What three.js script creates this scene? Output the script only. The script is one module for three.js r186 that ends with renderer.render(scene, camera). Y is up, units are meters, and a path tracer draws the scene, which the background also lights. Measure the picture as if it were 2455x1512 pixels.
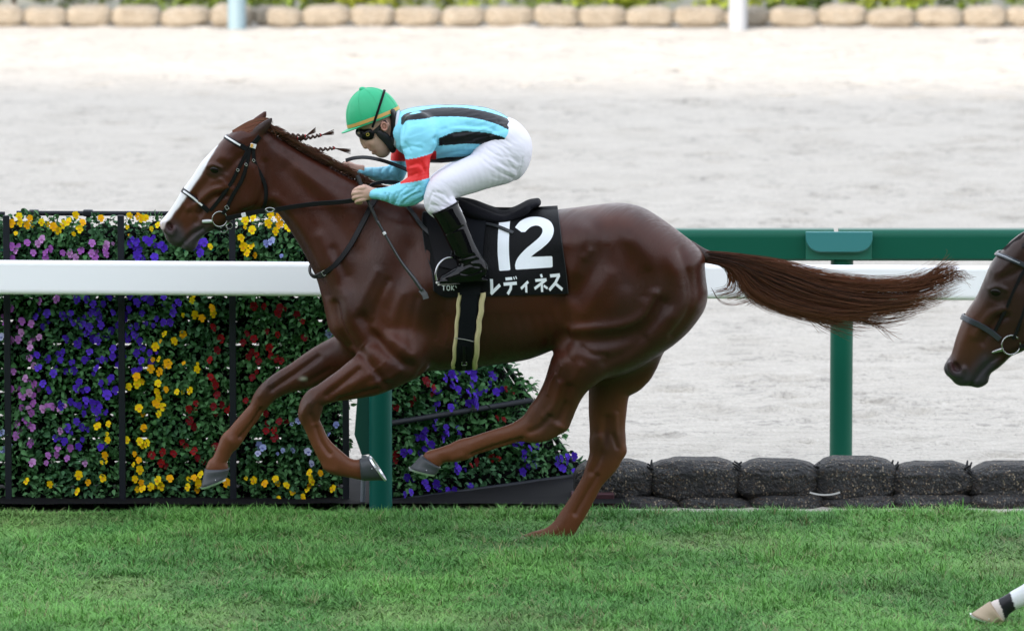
import * as THREE from 'three';
import { mergeGeometries } from 'three/addons/utils/BufferGeometryUtils.js';
import { RoundedBoxGeometry } from 'three/addons/geometries/RoundedBoxGeometry.js';

// ---------------------------------------------------------------- camera, sky, sun, exposure
// a long lens from the stand, looking slightly down on the track; 2454 x 1512 is the layout sheet of the photograph
const SHEET_W = 2454, SHEET_H = 1512, FOCAL = 17440, CAM_Z = 32, CAM_Y = 5.13, PITCH = Math.atan(2231 / FOCAL);
const scene = new THREE.Scene();
const camera = new THREE.PerspectiveCamera(2 * Math.atan(SHEET_H / 2 / FOCAL) * 180 / Math.PI, SHEET_W / SHEET_H, 0.5, 3000);
camera.position.set(0, CAM_Y, CAM_Z);
camera.rotation.set(-PITCH, 0, 0);
camera.focus = 32.2; camera.userData.fStop = 4.0;
camera.updateMatrixWorld(true);

const renderer = new THREE.WebGLRenderer({ antialias: true });
renderer.toneMapping = THREE.LinearToneMapping;
renderer.toneMappingExposure = 2.2;
renderer.shadowMap.enabled = true;

// clear afternoon sky, paler towards the horizon and slightly warmer round the sun (an even function of direction)
const SUN_AZ = 32 * Math.PI / 180, SUN_EL = 16.3 * Math.PI / 180;
const sunDir = new THREE.Vector3(-Math.sin(SUN_AZ) * Math.cos(SUN_EL), Math.sin(SUN_EL), Math.cos(SUN_AZ) * Math.cos(SUN_EL));
{
  const w = 256, h = 128, data = new Float32Array(w * h * 4), v = new THREE.Vector3();
  for (let j = 0; j < h; j++) for (let i = 0; i < w; i++) {
    const el = ((j + 0.5) / h - 0.5) * Math.PI, az = ((i + 0.5) / w - 0.5) * 2 * Math.PI;
    v.set(Math.cos(el) * Math.cos(az), Math.sin(el), Math.cos(el) * Math.sin(az));
    const s = Math.max(0, v.dot(sunDir)), up = Math.max(0, v.y), t = Math.pow(up, 0.5);
    const glow = 0.35 * Math.pow(s, 6) + 0.25 * Math.pow(s, 30);
    const o = (j * w + i) * 4;
    data[o] = 1.0 + (0.70 - 1.0) * t + glow;
    data[o + 1] = 1.01 + (0.775 - 1.01) * t + glow * 0.94;
    data[o + 2] = 1.02 + (0.91 - 1.02) * t + glow * 0.84;
    data[o + 3] = 1;
  }
  const sky = new THREE.DataTexture(data, w, h, THREE.RGBAFormat, THREE.FloatType);
  sky.mapping = THREE.EquirectangularReflectionMapping; sky.magFilter = THREE.LinearFilter; sky.minFilter = THREE.LinearFilter; sky.needsUpdate = true;
  scene.background = sky; scene.environment = sky;
}
const sun = new THREE.DirectionalLight(new THREE.Color(1.0, 0.87, 0.74), 3.3);
sun.target.position.set(0, 0, -15); sun.position.copy(sunDir).multiplyScalar(150).add(sun.target.position);
sun.castShadow = true; sun.shadow.mapSize.set(4096, 4096);
Object.assign(sun.shadow.camera, { left: -120, right: 120, top: 90, bottom: -90, near: 1, far: 400 });
sun.name = 'sun'; scene.add(sun); scene.add(sun.target);

// ---------------------------------------------------------------- helpers
const V3 = THREE.Vector3;
let seedState = 12345;
const rnd = () => { seedState = (seedState + 0x6d2b79f5) | 0; let t = Math.imul(seedState ^ (seedState >>> 15), 1 | seedState); t = (t + Math.imul(t ^ (t >>> 7), 61 | t)) ^ t; return ((t ^ (t >>> 14)) >>> 0) / 4294967296; };
const rr = (a, b) => a + (b - a) * rnd();
const clamp = (x, a, b) => Math.min(b, Math.max(a, x)), mix = (a, b, t) => a + (b - a) * t;
const sstep = (a, b, x) => { const t = clamp((x - a) / (b - a), 0, 1); return t * t * (3 - 2 * t); };
function hash3(x, y, z) { let h = Math.imul(x, 374761393) ^ Math.imul(y, 668265263) ^ Math.imul(z, 1274126177); h = Math.imul(h ^ (h >>> 13), 1274126177); return ((h ^ (h >>> 16)) >>> 0) / 4294967296; }
function noise3(x, y, z) {
  const xi = Math.floor(x), yi = Math.floor(y), zi = Math.floor(z); let fx = x - xi, fy = y - yi, fz = z - zi;
  fx = fx * fx * (3 - 2 * fx); fy = fy * fy * (3 - 2 * fy); fz = fz * fz * (3 - 2 * fz);
  const n = (a, b, c) => hash3(xi + a, yi + b, zi + c);
  return mix(mix(mix(n(0, 0, 0), n(1, 0, 0), fx), mix(n(0, 1, 0), n(1, 1, 0), fx), fy), mix(mix(n(0, 0, 1), n(1, 0, 1), fx), mix(n(0, 1, 1), n(1, 1, 1), fx), fy), fz);
}
const fbm = (x, y, z, o = 4) => { let s = 0, a = 0.5, n = 0; for (let i = 0; i < o; i++) { s += a * noise3(x, y, z); n += a; a *= 0.5; x *= 2.03; y *= 2.03; z *= 2.03; } return s / n; };
// sheet position + depth plane z -> point in the world
const cosP = Math.cos(PITCH), sinP = Math.sin(PITCH);
function P(px, py, z = 0) {
  const a = (px - SHEET_W / 2) / FOCAL, b = -(py - SHEET_H / 2) / FOCAL;
  const dy = b * cosP - sinP, dz = -b * sinP - cosP, t = (z - CAM_Z) / dz;
  return new V3(a * t, CAM_Y + dy * t, z);
}
const groundZ = (py) => { const b = -(py - SHEET_H / 2) / FOCAL; const dy = b * cosP - sinP, dz = -b * sinP - cosP; return CAM_Z + dz * (-CAM_Y / dy); };
const M_PX = P(1227, 756, 0).distanceTo(P(1228, 756, 0));   // metres per sheet unit in the plane of the runner
const names = new Map();
function numbered(n) { const k = names.get(n) || 0; names.set(n, k + 1); return k ? n + '_' + String(k).padStart(3, '0') : n; }
function tag(o, label, category, group, kind) { o.userData.label = label; if (category) o.userData.category = category; if (group) o.userData.group = group; if (kind) o.userData.kind = kind; return o; }
function thing(name, label, category, pos = [0, 0, 0], group) {
  const g = new THREE.Group(); g.name = numbered(name); g.position.set(...pos); scene.add(g); return tag(g, label, category, group);
}
function mesh(name, geo, mat, parent, shift) {      // a part; shift = world position of its thing, when geometry is in world space
  const m = new THREE.Mesh(geo, mat); m.name = parent === scene ? numbered(name) : name; m.castShadow = m.receiveShadow = true;
  if (shift) m.position.set(-shift.x, -shift.y, -shift.z);
  parent.add(m); return m;
}
const C = (r, g, b) => new THREE.Color().setRGB(r, g, b);
const mat = (color, roughness = 0.7, extra = {}) => new THREE.MeshPhysicalMaterial({ color, roughness, ...extra });
function dataTex(w, h, fn, srgb = true, rx = 1, ry = 1) {
  const d = new Uint8Array(w * h * 4);
  for (let j = 0; j < h; j++) for (let i = 0; i < w; i++) { const c = fn(i / w, j / h, i, j), o = (j * w + i) * 4; d[o] = clamp(c[0], 0, 1) * 255; d[o + 1] = clamp(c[1], 0, 1) * 255; d[o + 2] = clamp(c[2], 0, 1) * 255; d[o + 3] = 255; }
  const t = new THREE.DataTexture(d, w, h); t.wrapS = t.wrapT = THREE.RepeatWrapping; t.magFilter = THREE.LinearFilter; t.minFilter = THREE.LinearMipmapLinearFilter; t.generateMipmaps = true;
  if (srgb) t.colorSpace = THREE.SRGBColorSpace; t.repeat.set(rx, ry); t.needsUpdate = true; return t;
}
// tileable value noise for textures
function tnoise(u, v, n, m, s) { const x = u * n, y = v * m, xi = Math.floor(x), yi = Math.floor(y); let fx = x - xi, fy = y - yi; fx = fx * fx * (3 - 2 * fx); fy = fy * fy * (3 - 2 * fy); const g = (a, b) => hash3((xi + a) % n, (yi + b) % m, s); return mix(mix(g(0, 0), g(1, 0), fx), mix(g(0, 1), g(1, 1), fx), fy); }
// cells with a random centre: [distance to the nearest, its number]
function cells(u, v, n, m, s) { const x = u * n, y = v * m, xi = Math.floor(x), yi = Math.floor(y); let d = 9, id = 0; for (let a = -1; a <= 1; a++) for (let b = -1; b <= 1; b++) { const cx = (xi + a + n) % n, cy = (yi + b + m) % m, h = hash3(cx, cy, s), k = hash3(cx, cy, s + 51), e = Math.hypot(x - xi - a - h, y - yi - b - k); if (e < d) { d = e; id = hash3(cx, cy, s + 99); } } return [d, id]; }
const tfbm = (u, v, n, m, s, o = 4) => { let a = 0.5, t = 0, k = 0; for (let i = 0; i < o; i++) { t += a * tnoise(u, v, n, m, s + i); k += a; a *= 0.55; n *= 2; m *= 2; } return t / k; };
// Catmull-Rom through rows of numbers
function resample(rows, sub) {
  const out = [], n = rows.length;
  for (let i = 0; i < n - 1; i++) {
    const p0 = rows[Math.max(0, i - 1)], p1 = rows[i], p2 = rows[i + 1], p3 = rows[Math.min(n - 1, i + 2)];
    for (let s = 0; s < sub; s++) { const t = s / sub, t2 = t * t, t3 = t2 * t; out.push(p1.map((_, k) => 0.5 * (2 * p1[k] + (p2[k] - p0[k]) * t + (2 * p0[k] - 5 * p1[k] + 4 * p2[k] - p3[k]) * t2 + (3 * p1[k] - p0[k] - 3 * p2[k] + p3[k]) * t3))); }
  }
  out.push(rows[n - 1].slice()); return out;
}
const smin = (a, b, k) => { if (k <= 0) return Math.min(a, b); const h = Math.max(k - Math.abs(a - b), 0) / k; return Math.min(a, b) - h * h * k * 0.25; };
// ---- distance field on a grid, meshed with surface nets
class Field {
  constructor(lo, hi, cell) {
    this.lo = lo; this.cell = cell; this.n = [0, 1, 2].map((k) => Math.ceil((hi[k] - lo[k]) / cell) + 1);
    this.d = new Float32Array(this.n[0] * this.n[1] * this.n[2]).fill(1);
  }
  range(lo, hi) { return [0, 1, 2].map((k) => [clamp(Math.floor((lo[k] - this.lo[k]) / this.cell), 0, this.n[k] - 1), clamp(Math.ceil((hi[k] - this.lo[k]) / this.cell), 0, this.n[k] - 1)]); }
  fill(lo, hi, fn, k, cut = false) {
    const [rx, ry, rz] = this.range(lo, hi), [nx, ny] = this.n, c = this.cell, d = this.d;
    for (let z = rz[0]; z <= rz[1]; z++) for (let y = ry[0]; y <= ry[1]; y++) for (let x = rx[0]; x <= rx[1]; x++) {
      const i = (z * ny + y) * nx + x, v = fn(this.lo[0] + x * c, this.lo[1] + y * c, this.lo[2] + z * c);
      d[i] = cut ? -smin(-d[i], v, k) : smin(d[i], v, k);
    }
  }
  // rows: [x, y, z, r in the plane, r across it]
  chain(rows, k = 0.02, sub = 4, cut = false) {
    const N = resample(rows, sub), lo = [1e9, 1e9, 1e9], hi = [-1e9, -1e9, -1e9];
    for (const r of N) { const R = Math.max(r[3], r[4]) + k * 1.2 + 3 * this.cell; for (let a = 0; a < 3; a++) { lo[a] = Math.min(lo[a], r[a] - R); hi[a] = Math.max(hi[a], r[a] + R); } }
    const rg = this.range(lo, hi), sx = rg[0][1] - rg[0][0] + 1, sy = rg[1][1] - rg[1][0] + 1, sz = rg[2][1] - rg[2][0] + 1;
    const tmp = new Float32Array(sx * sy * sz).fill(9), c = this.cell;
    for (let s = 0; s < Math.max(1, N.length - 1); s++) {
      const a = N[s], b = N[Math.min(s + 1, N.length - 1)], ax = b[0] - a[0], ay = b[1] - a[1], az = b[2] - a[2], L2 = ax * ax + ay * ay + az * az, L = Math.sqrt(L2) || 1;
      let tx = ax / L, ty = ay / L, tz = az / L; if (L2 < 1e-12) { tx = 1; ty = tz = 0; }
      let nx = -tz * tx, ny = -tz * ty, nz = 1 - tz * tz; const nl = Math.hypot(nx, ny, nz) || 1; nx /= nl; ny /= nl; nz /= nl;
      const mx = ty * nz - tz * ny, my = tz * nx - tx * nz, mz = tx * ny - ty * nx;
      const R = Math.max(a[3], a[4], b[3], b[4]) + k + 3 * c;
      const q = this.range([0, 1, 2].map((i) => Math.min(a[i], b[i]) - R), [0, 1, 2].map((i) => Math.max(a[i], b[i]) + R));
      for (let z = q[2][0]; z <= q[2][1]; z++) for (let y = q[1][0]; y <= q[1][1]; y++) for (let x = q[0][0]; x <= q[0][1]; x++) {
        const dx = this.lo[0] + x * c - a[0], dy = this.lo[1] + y * c - a[1], dz = this.lo[2] + z * c - a[2];
        const t = L2 < 1e-12 ? 0 : clamp((dx * ax + dy * ay + dz * az) / L2, 0, 1), r = a[3] + (b[3] - a[3]) * t, w = a[4] + (b[4] - a[4]) * t;
        const qx = dx - ax * t, qy = dy - ay * t, qz = dz - az * t, u = qx * tx + qy * ty + qz * tz, v = qx * mx + qy * my + qz * mz, o = qx * nx + qy * ny + qz * nz;
        const U = u / r, Vv = v / r, O = o / w, e = Math.sqrt(U * U + Vv * Vv + O * O);
        const g = Math.sqrt((U * U + Vv * Vv) / (r * r) + O * O / (w * w));
        const d = e < 1e-3 ? -Math.min(r, w) : e * (e - 1) / g;
        const i = ((z - rg[2][0]) * sy + (y - rg[1][0])) * sx + x - rg[0][0];
        if (d < tmp[i]) tmp[i] = d;
      }
    }
    const [NX, NY] = this.n;
    for (let z = 0; z < sz; z++) for (let y = 0; y < sy; y++) for (let x = 0; x < sx; x++) {
      const v = tmp[(z * sy + y) * sx + x], i = ((z + rg[2][0]) * NY + y + rg[1][0]) * NX + x + rg[0][0];
      if (v < 8) this.d[i] = cut ? -smin(-this.d[i], v, k) : smin(this.d[i], v, k);
    }
  }
  at(x, y, z) {
    const c = this.cell, [nx, ny, nz] = this.n; let fx = (x - this.lo[0]) / c, fy = (y - this.lo[1]) / c, fz = (z - this.lo[2]) / c;
    if (fx < 0 || fy < 0 || fz < 0 || fx > nx - 1.001 || fy > ny - 1.001 || fz > nz - 1.001) return 1;
    const xi = fx | 0, yi = fy | 0, zi = fz | 0; fx -= xi; fy -= yi; fz -= zi; const g = (a, b, e) => this.d[((zi + e) * ny + yi + b) * nx + xi + a];
    return mix(mix(mix(g(0, 0, 0), g(1, 0, 0), fx), mix(g(0, 1, 0), g(1, 1, 0), fx), fy), mix(mix(g(0, 0, 1), g(1, 0, 1), fx), mix(g(0, 1, 1), g(1, 1, 1), fx), fy), fz);
  }
  normal(p) { const h = this.cell * 1.5; return new V3(this.at(p.x + h, p.y, p.z) - this.at(p.x - h, p.y, p.z), this.at(p.x, p.y + h, p.z) - this.at(p.x, p.y - h, p.z), this.at(p.x, p.y, p.z + h) - this.at(p.x, p.y, p.z - h)).normalize(); }
  // first surface point behind a sheet position, going away from the stand
  pick(px, py, z0, z1) { let prev = 1; for (let z = z0; z > z1; z -= 0.003) { const p = P(px, py, z), v = this.at(p.x, p.y, p.z); if (v < 0) { const t = prev / (prev - v); return P(px, py, z + 0.003 * (1 - t)); } prev = v; } return null; }
  mesh({ smooth = 2, sculpt, color, uvScale = 1 } = {}) {
    const [nx, ny, nz] = this.n, d = this.d, c = this.cell, id = new Int32Array(d.length).fill(-1), pos = [], idx = [];
    for (let z = 0; z < nz - 1; z++) for (let y = 0; y < ny - 1; y++) for (let x = 0; x < nx - 1; x++) {
      const i = (z * ny + y) * nx + x; let m = 0, s = 0;
      const v = [d[i], d[i + 1], d[i + nx], d[i + nx + 1], d[i + nx * ny], d[i + nx * ny + 1], d[i + nx * ny + nx], d[i + nx * ny + nx + 1]];
      for (let k = 0; k < 8; k++) if (v[k] < 0) { m |= 1 << k; s++; }
      if (s === 0 || s === 8) continue;
      let px = 0, py = 0, pz = 0, n = 0;
      for (let e = 0; e < 12; e++) {
        const A = EDGES[e][0], B = EDGES[e][1]; if (((m >> A) & 1) === ((m >> B) & 1)) continue;
        const t = v[A] / (v[A] - v[B]);
        px += (A & 1) + ((B & 1) - (A & 1)) * t; py += ((A >> 1) & 1) + (((B >> 1) & 1) - ((A >> 1) & 1)) * t; pz += (A >> 2) + ((B >> 2) - (A >> 2)) * t; n++;
      }
      id[i] = pos.length / 3; pos.push(this.lo[0] + (x + px / n) * c, this.lo[1] + (y + py / n) * c, this.lo[2] + (z + pz / n) * c);
    }
    const quad = (a, b, e, f, flip) => { if (a < 0 || b < 0 || e < 0 || f < 0) return; flip ? idx.push(a, e, b, b, e, f) : idx.push(a, b, e, b, f, e); };
    const S = [1, nx, nx * ny];
    for (let z = 1; z < nz - 1; z++) for (let y = 1; y < ny - 1; y++) for (let x = 1; x < nx - 1; x++) {
      const i = (z * ny + y) * nx + x, a = d[i] < 0;
      if (a !== d[i + S[0]] < 0) quad(id[i - S[1] - S[2]], id[i - S[2]], id[i - S[1]], id[i], !a);
      if (a !== d[i + S[1]] < 0) quad(id[i - S[0] - S[2]], id[i - S[0]], id[i - S[2]], id[i], !a);
      if (a !== d[i + S[2]] < 0) quad(id[i - S[0] - S[1]], id[i - S[1]], id[i - S[0]], id[i], !a);
    }
    const p = new Float32Array(pos), nv = p.length / 3;
    const relax = (lam) => { const acc = new Float32Array(p.length), cnt = new Float32Array(nv); for (let t = 0; t < idx.length; t += 3) for (let e = 0; e < 3; e++) { const a = idx[t + e], b = idx[t + (e + 1) % 3]; acc[a * 3] += p[b * 3]; acc[a * 3 + 1] += p[b * 3 + 1]; acc[a * 3 + 2] += p[b * 3 + 2]; cnt[a]++; acc[b * 3] += p[a * 3]; acc[b * 3 + 1] += p[a * 3 + 1]; acc[b * 3 + 2] += p[a * 3 + 2]; cnt[b]++; } for (let i = 0; i < nv; i++) if (cnt[i]) for (let k = 0; k < 3; k++) p[i * 3 + k] += lam * (acc[i * 3 + k] / cnt[i] - p[i * 3 + k]); };
    for (let s = 0; s < smooth; s++) { relax(0.55); relax(-0.57); }
    const g = new THREE.BufferGeometry(); g.setAttribute('position', new THREE.BufferAttribute(p, 3)); g.setIndex(idx); g.computeVertexNormals();
    { const N = g.attributes.normal.array; let dot = 0; for (let i = 0; i < nv; i += Math.max(1, nv >> 9)) { const n = this.normal(new V3(p[i * 3], p[i * 3 + 1], p[i * 3 + 2])); dot += n.x * N[i * 3] + n.y * N[i * 3 + 1] + n.z * N[i * 3 + 2]; } if (dot < 0) { for (let t = 0; t < idx.length; t += 3) { const a = idx[t]; idx[t] = idx[t + 1]; idx[t + 1] = a; } g.setIndex(idx); g.computeVertexNormals(); } }
    if (sculpt) { const N = g.attributes.normal.array; for (let i = 0; i < nv; i++) { const s = sculpt(p[i * 3], p[i * 3 + 1], p[i * 3 + 2], N[i * 3], N[i * 3 + 1], N[i * 3 + 2]); if (s) for (let k = 0; k < 3; k++) p[i * 3 + k] += N[i * 3 + k] * s; } g.computeVertexNormals(); }
    const N = g.attributes.normal.array;
    if (color) { const col = new Float32Array(p.length); for (let i = 0; i < nv; i++) { const q = color(p[i * 3], p[i * 3 + 1], p[i * 3 + 2], N[i * 3], N[i * 3 + 1], N[i * 3 + 2]); col[i * 3] = q[0]; col[i * 3 + 1] = q[1]; col[i * 3 + 2] = q[2]; } g.setAttribute('color', new THREE.BufferAttribute(col, 3)); }
    const uv = new Float32Array(nv * 2); for (let i = 0; i < nv; i++) { uv[i * 2] = (p[i * 3] + p[i * 3 + 2] * 0.6) * uvScale; uv[i * 2 + 1] = (p[i * 3 + 1] + p[i * 3 + 2] * 0.4) * uvScale; } g.setAttribute('uv', new THREE.BufferAttribute(uv, 2));
    return g;
  }
}
const EDGES = [[0, 1], [2, 3], [4, 5], [6, 7], [0, 2], [1, 3], [4, 6], [5, 7], [0, 4], [1, 5], [2, 6], [3, 7]];
// sheet rows -> world rows.  rib [ax,ay,bx,by,z,rz]: edges of a limb;  node [x,y,r,z,rz]: a centre and its radius (r in sheet units)
const ribs = (rows) => rows.map(([ax, ay, bx, by, z, rz]) => { const a = P(ax, ay, z), b = P(bx, by, z); return [(a.x + b.x) / 2, (a.y + b.y) / 2, z, a.distanceTo(b) / 2, rz]; });
const nodes = (rows) => rows.map(([x, y, r, z, rz]) => { const a = P(x, y, z); return [a.x, a.y, z, r * M_PX, rz ?? r * M_PX]; });
const polyDist = (pts, x, y) => { let d = 1e9; for (let i = 0; i < pts.length - 1; i++) { const [ax, ay] = pts[i], [bx, by] = pts[i + 1], vx = bx - ax, vy = by - ay, t = clamp(((x - ax) * vx + (y - ay) * vy) / (vx * vx + vy * vy || 1), 0, 1); d = Math.min(d, Math.hypot(x - ax - vx * t, y - ay - vy * t)); } return d; };
const inPoly = (pts, x, y) => { let c = false; for (let i = 0, j = pts.length - 1; i < pts.length; j = i++) { const [xi, yi] = pts[i], [xj, yj] = pts[j]; if (yi > y !== yj > y && x < ((xj - xi) * (y - yi)) / (yj - yi) + xi) c = !c; } return c; };
const W2 = (pts, z = 0) => pts.map(([x, y]) => { const p = P(x, y, z); return [p.x, p.y]; });
// a body whose side outline is a closed line; width points [x, y, half width, rounding] spread over it
function outlineBody(field, poly, widths, k, z0 = 0, sigma = 50) {
  const w = W2(resample(poly, 3), z0), xs = w.map((p) => p[0]), ys = w.map((p) => p[1]);
  const pad = 0.06, lo = [Math.min(...xs) - pad, Math.min(...ys) - pad], hi = [Math.max(...xs) + pad, Math.max(...ys) + pad], c = field.cell * 1.5, n = Math.ceil((hi[0] - lo[0]) / c) + 1, m = Math.ceil((hi[1] - lo[1]) / c) + 1;
  const D = new Float32Array(n * m), T = new Float32Array(n * m), R = new Float32Array(n * m), ctl = widths.map(([x, y, t, r]) => { const p = P(x, y, z0); return [p.x, p.y, t, r]; }), sg = (sigma * M_PX) ** 2 * 2, closed = [...w, w[0]];
  for (let j = 0; j < m; j++) for (let i = 0; i < n; i++) {
    const x = lo[0] + i * c, y = lo[1] + j * c, d = polyDist(closed, x, y); D[j * n + i] = inPoly(w, x, y) ? d : -d;
    let sw = 0, st = 0, sr = 0; for (const q of ctl) { const e = (x - q[0]) ** 2 + (y - q[1]) ** 2, g = Math.exp(-e / sg) + 1e-5 / (1 + e * 50); sw += g; st += g * q[2]; sr += g * q[3]; } T[j * n + i] = st / sw; R[j * n + i] = sr / sw;
  }
  for (let s = 0; s < 2; s++) { const E = D.slice(); for (let j = 1; j < m - 1; j++) for (let i = 1; i < n - 1; i++) { const o = j * n + i; if (E[o] > 0.02) D[o] = (E[o] * 4 + 2 * (E[o - 1] + E[o + 1] + E[o - n] + E[o + n]) + E[o - n - 1] + E[o - n + 1] + E[o + n - 1] + E[o + n + 1]) / 16; } }
  const tap = (A, x, y) => { let fx = clamp((x - lo[0]) / c, 0, n - 1.01), fy = clamp((y - lo[1]) / c, 0, m - 1.01); const xi = fx | 0, yi = fy | 0; fx -= xi; fy -= yi; const o = yi * n + xi; return mix(mix(A[o], A[o + 1], fx), mix(A[o + n], A[o + n + 1], fx), fy); };
  const tm = Math.max(...widths.map((q) => q[2])) + 0.08;
  field.fill([lo[0], lo[1], z0 - tm], [hi[0], hi[1], z0 + tm], (x, y, z) => {
    const t = tap(T, x, y), r = tap(R, x, y), A = (z - z0) / t, B = Math.max(0, 1 - tap(D, x, y) / r), q = Math.sqrt(A * A + B * B);
    const g = Math.sqrt(A * A / (t * t) + B * B / (r * r)) / (q || 1); return q < 1e-3 ? -Math.min(t, r) : (q - 1) / g;
  }, k);
}
// strokes that press (d < 0) or raise (d > 0) the skin along a line drawn on one side of a body
function sculptor(strokes) {
  const S = strokes.map(({ pts, w, d, z = 0, zr = [-9, 9], both = false }) => { const q = W2(pts.length > 1 ? resample(pts, 4) : [pts[0], [pts[0][0] + 0.1, pts[0][1]]], z), W = w * M_PX; return { q, w: W, d, zr, both, lo: [Math.min(...q.map((p) => p[0])) - 3 * W, Math.min(...q.map((p) => p[1])) - 3 * W], hi: [Math.max(...q.map((p) => p[0])) + 3 * W, Math.max(...q.map((p) => p[1])) + 3 * W] }; });
  return (x, y, z, nx, ny, nz) => { let s = 0; for (const k of S) { if (x < k.lo[0] || x > k.hi[0] || y < k.lo[1] || y > k.hi[1] || z < k.zr[0] || z > k.zr[1]) continue; const f = k.both ? Math.abs(nz) : nz; if (f < 0.05) continue; const e = polyDist(k.q, x, y) / k.w; s += k.d * Math.exp(-e * e) * sstep(0.05, 0.5, f); } return s; };
}
// a flat strap swept along points with normals
function sweep(pts, nrm, width, thick, closed = false) {
  const n = pts.length, pos = [], idx = [], T = new V3(), B = new V3(), N = new V3();
  for (let i = 0; i < n; i++) {
    const a = pts[Math.max(0, i - 1)], b = pts[Math.min(n - 1, i + 1)]; T.subVectors(b, a).normalize(); N.copy(nrm[i]); B.crossVectors(T, N).normalize(); N.crossVectors(B, T).normalize();
    const w = typeof width === 'function' ? width(i / (n - 1)) : width, p = pts[i];
    for (const [s, t] of [[-1, -1], [-0.8, 1], [0.8, 1], [1, -1]]) pos.push(p.x + B.x * s * w / 2 + N.x * t * thick / 2, p.y + B.y * s * w / 2 + N.y * t * thick / 2, p.z + B.z * s * w / 2 + N.z * t * thick / 2);
  }
  for (let i = 0; i < n - 1; i++) for (let k = 0; k < 4; k++) { const a = i * 4 + k, b = i * 4 + (k + 1) % 4; idx.push(a, b, a + 4, b, b + 4, a + 4); }
  idx.push(0, 2, 1, 0, 3, 2); const e = (n - 1) * 4; idx.push(e, e + 1, e + 2, e, e + 2, e + 3);
  const g = new THREE.BufferGeometry(); g.setAttribute('position', new THREE.Float32BufferAttribute(pos, 3)); g.setIndex(idx);
  const h = g.toNonIndexed(); h.computeVertexNormals(); h.setAttribute('uv', new THREE.Float32BufferAttribute(new Float32Array(h.attributes.position.count * 2), 2)); return h;
}
// strap lying on a field along a drawn line; entries [px, py] are picked from the surface, [px, py, z] are given
function strap(field, line, width, thick, { lift = 0.003, z0 = 0.5, z1 = -0.3, sub = 6 } = {}) {
  const fine = [], giv = line.some((q) => q.length > 2);
  const R = resample(line.map((q) => [q[0], q[1], q[2] ?? NaN]), sub), pts = [], nr = [];
  for (const [x, y] of resample(line.map((q) => [q[0], q[1]]), sub)) fine.push([x, y]);
  let zl = null;
  fine.forEach(([x, y], i) => {
    const s = Math.min(line.length - 1, Math.floor(i / sub)), e = Math.min(line.length - 1, s + 1), f = (i % sub) / sub;
    let p, n = new V3(0, 0, 1);
    if (giv && line[s].length > 2 && line[e].length > 2) { p = P(x, y, mix(line[s][2], line[e][2], f)); const v = field ? field.at(p.x, p.y, p.z) : 1; if (v < lift) { p.z += lift - v; } }
    else { p = field.pick(x, y, z0, z1); if (!p) p = P(x, y, zl ?? 0); n = field.normal(p); if (!(n.length() > 0.5)) n.set(0, 0, 1); p.addScaledVector(n, lift); }
    zl = p.z; pts.push(p); nr.push(n);
  });
  for (let k = 0; k < 2; k++) for (let i = 1; i < nr.length - 1; i++) nr[i].add(nr[i - 1]).add(nr[i + 1]).normalize();
  return sweep(pts, nr, width, thick);
}
function tube(points, r, seg = 24, rad = 8, closed = false) { return new THREE.TubeGeometry(new THREE.CatmullRomCurve3(points, closed), seg, r, rad, closed); }
// tapered tube through rows [V3, radius]
function taper(rows, rad = 8, sub = 5) {
  const R = resample(rows.map(([p, r]) => [p.x, p.y, p.z, r]), sub), pos = [], idx = [], n = R.length; let up = new V3(0, 0, 1);
  for (let i = 0; i < n; i++) {
    const a = R[Math.max(0, i - 1)], b = R[Math.min(n - 1, i + 1)], T = new V3(b[0] - a[0], b[1] - a[1], b[2] - a[2]).normalize(); if (Math.abs(T.dot(up)) > 0.95) up = new V3(1, 0, 0);
    const B = new V3().crossVectors(T, up).normalize(), N = new V3().crossVectors(B, T).normalize();
    for (let k = 0; k < rad; k++) { const t = k / rad * 2 * Math.PI, c = Math.cos(t) * R[i][3], s = Math.sin(t) * R[i][3]; pos.push(R[i][0] + B.x * c + N.x * s, R[i][1] + B.y * c + N.y * s, R[i][2] + B.z * c + N.z * s); }
  }
  for (let i = 0; i < n - 1; i++) for (let k = 0; k < rad; k++) { const a = i * rad + k, b = i * rad + (k + 1) % rad; idx.push(a, a + rad, b, b, a + rad, b + rad); }
  for (const [s, f] of [[0, 1], [n - 1, 0]]) { const c = pos.length / 3; pos.push(R[s][0], R[s][1], R[s][2]); for (let k = 0; k < rad; k++) { const a = s * rad + k, b = s * rad + (k + 1) % rad; f ? idx.push(c, a, b) : idx.push(c, b, a); } }
  const g = new THREE.BufferGeometry(); g.setAttribute('position', new THREE.Float32BufferAttribute(pos, 3)); g.setIndex(idx); g.computeVertexNormals(); g.setAttribute('uv', new THREE.Float32BufferAttribute(new Float32Array(pos.length / 3 * 2), 2)); return g;
}
const join = (list) => mergeGeometries(list.map((g) => { const h = g.index ? g.toNonIndexed() : g.clone(); for (const k of Object.keys(h.attributes)) if (!['position', 'normal', 'uv'].includes(k)) h.deleteAttribute(k); if (!h.attributes.uv) h.setAttribute('uv', new THREE.Float32BufferAttribute(new Float32Array(h.attributes.position.count * 2), 2)); return h; }));
const boxAt = (sx, sy, sz, x, y, z, r = 0.004) => { const g = new RoundedBoxGeometry(sx, sy, sz, 2, Math.min(r, sx / 2.1, sy / 2.1, sz / 2.1)); g.translate(x, y, z); return g; };
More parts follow.
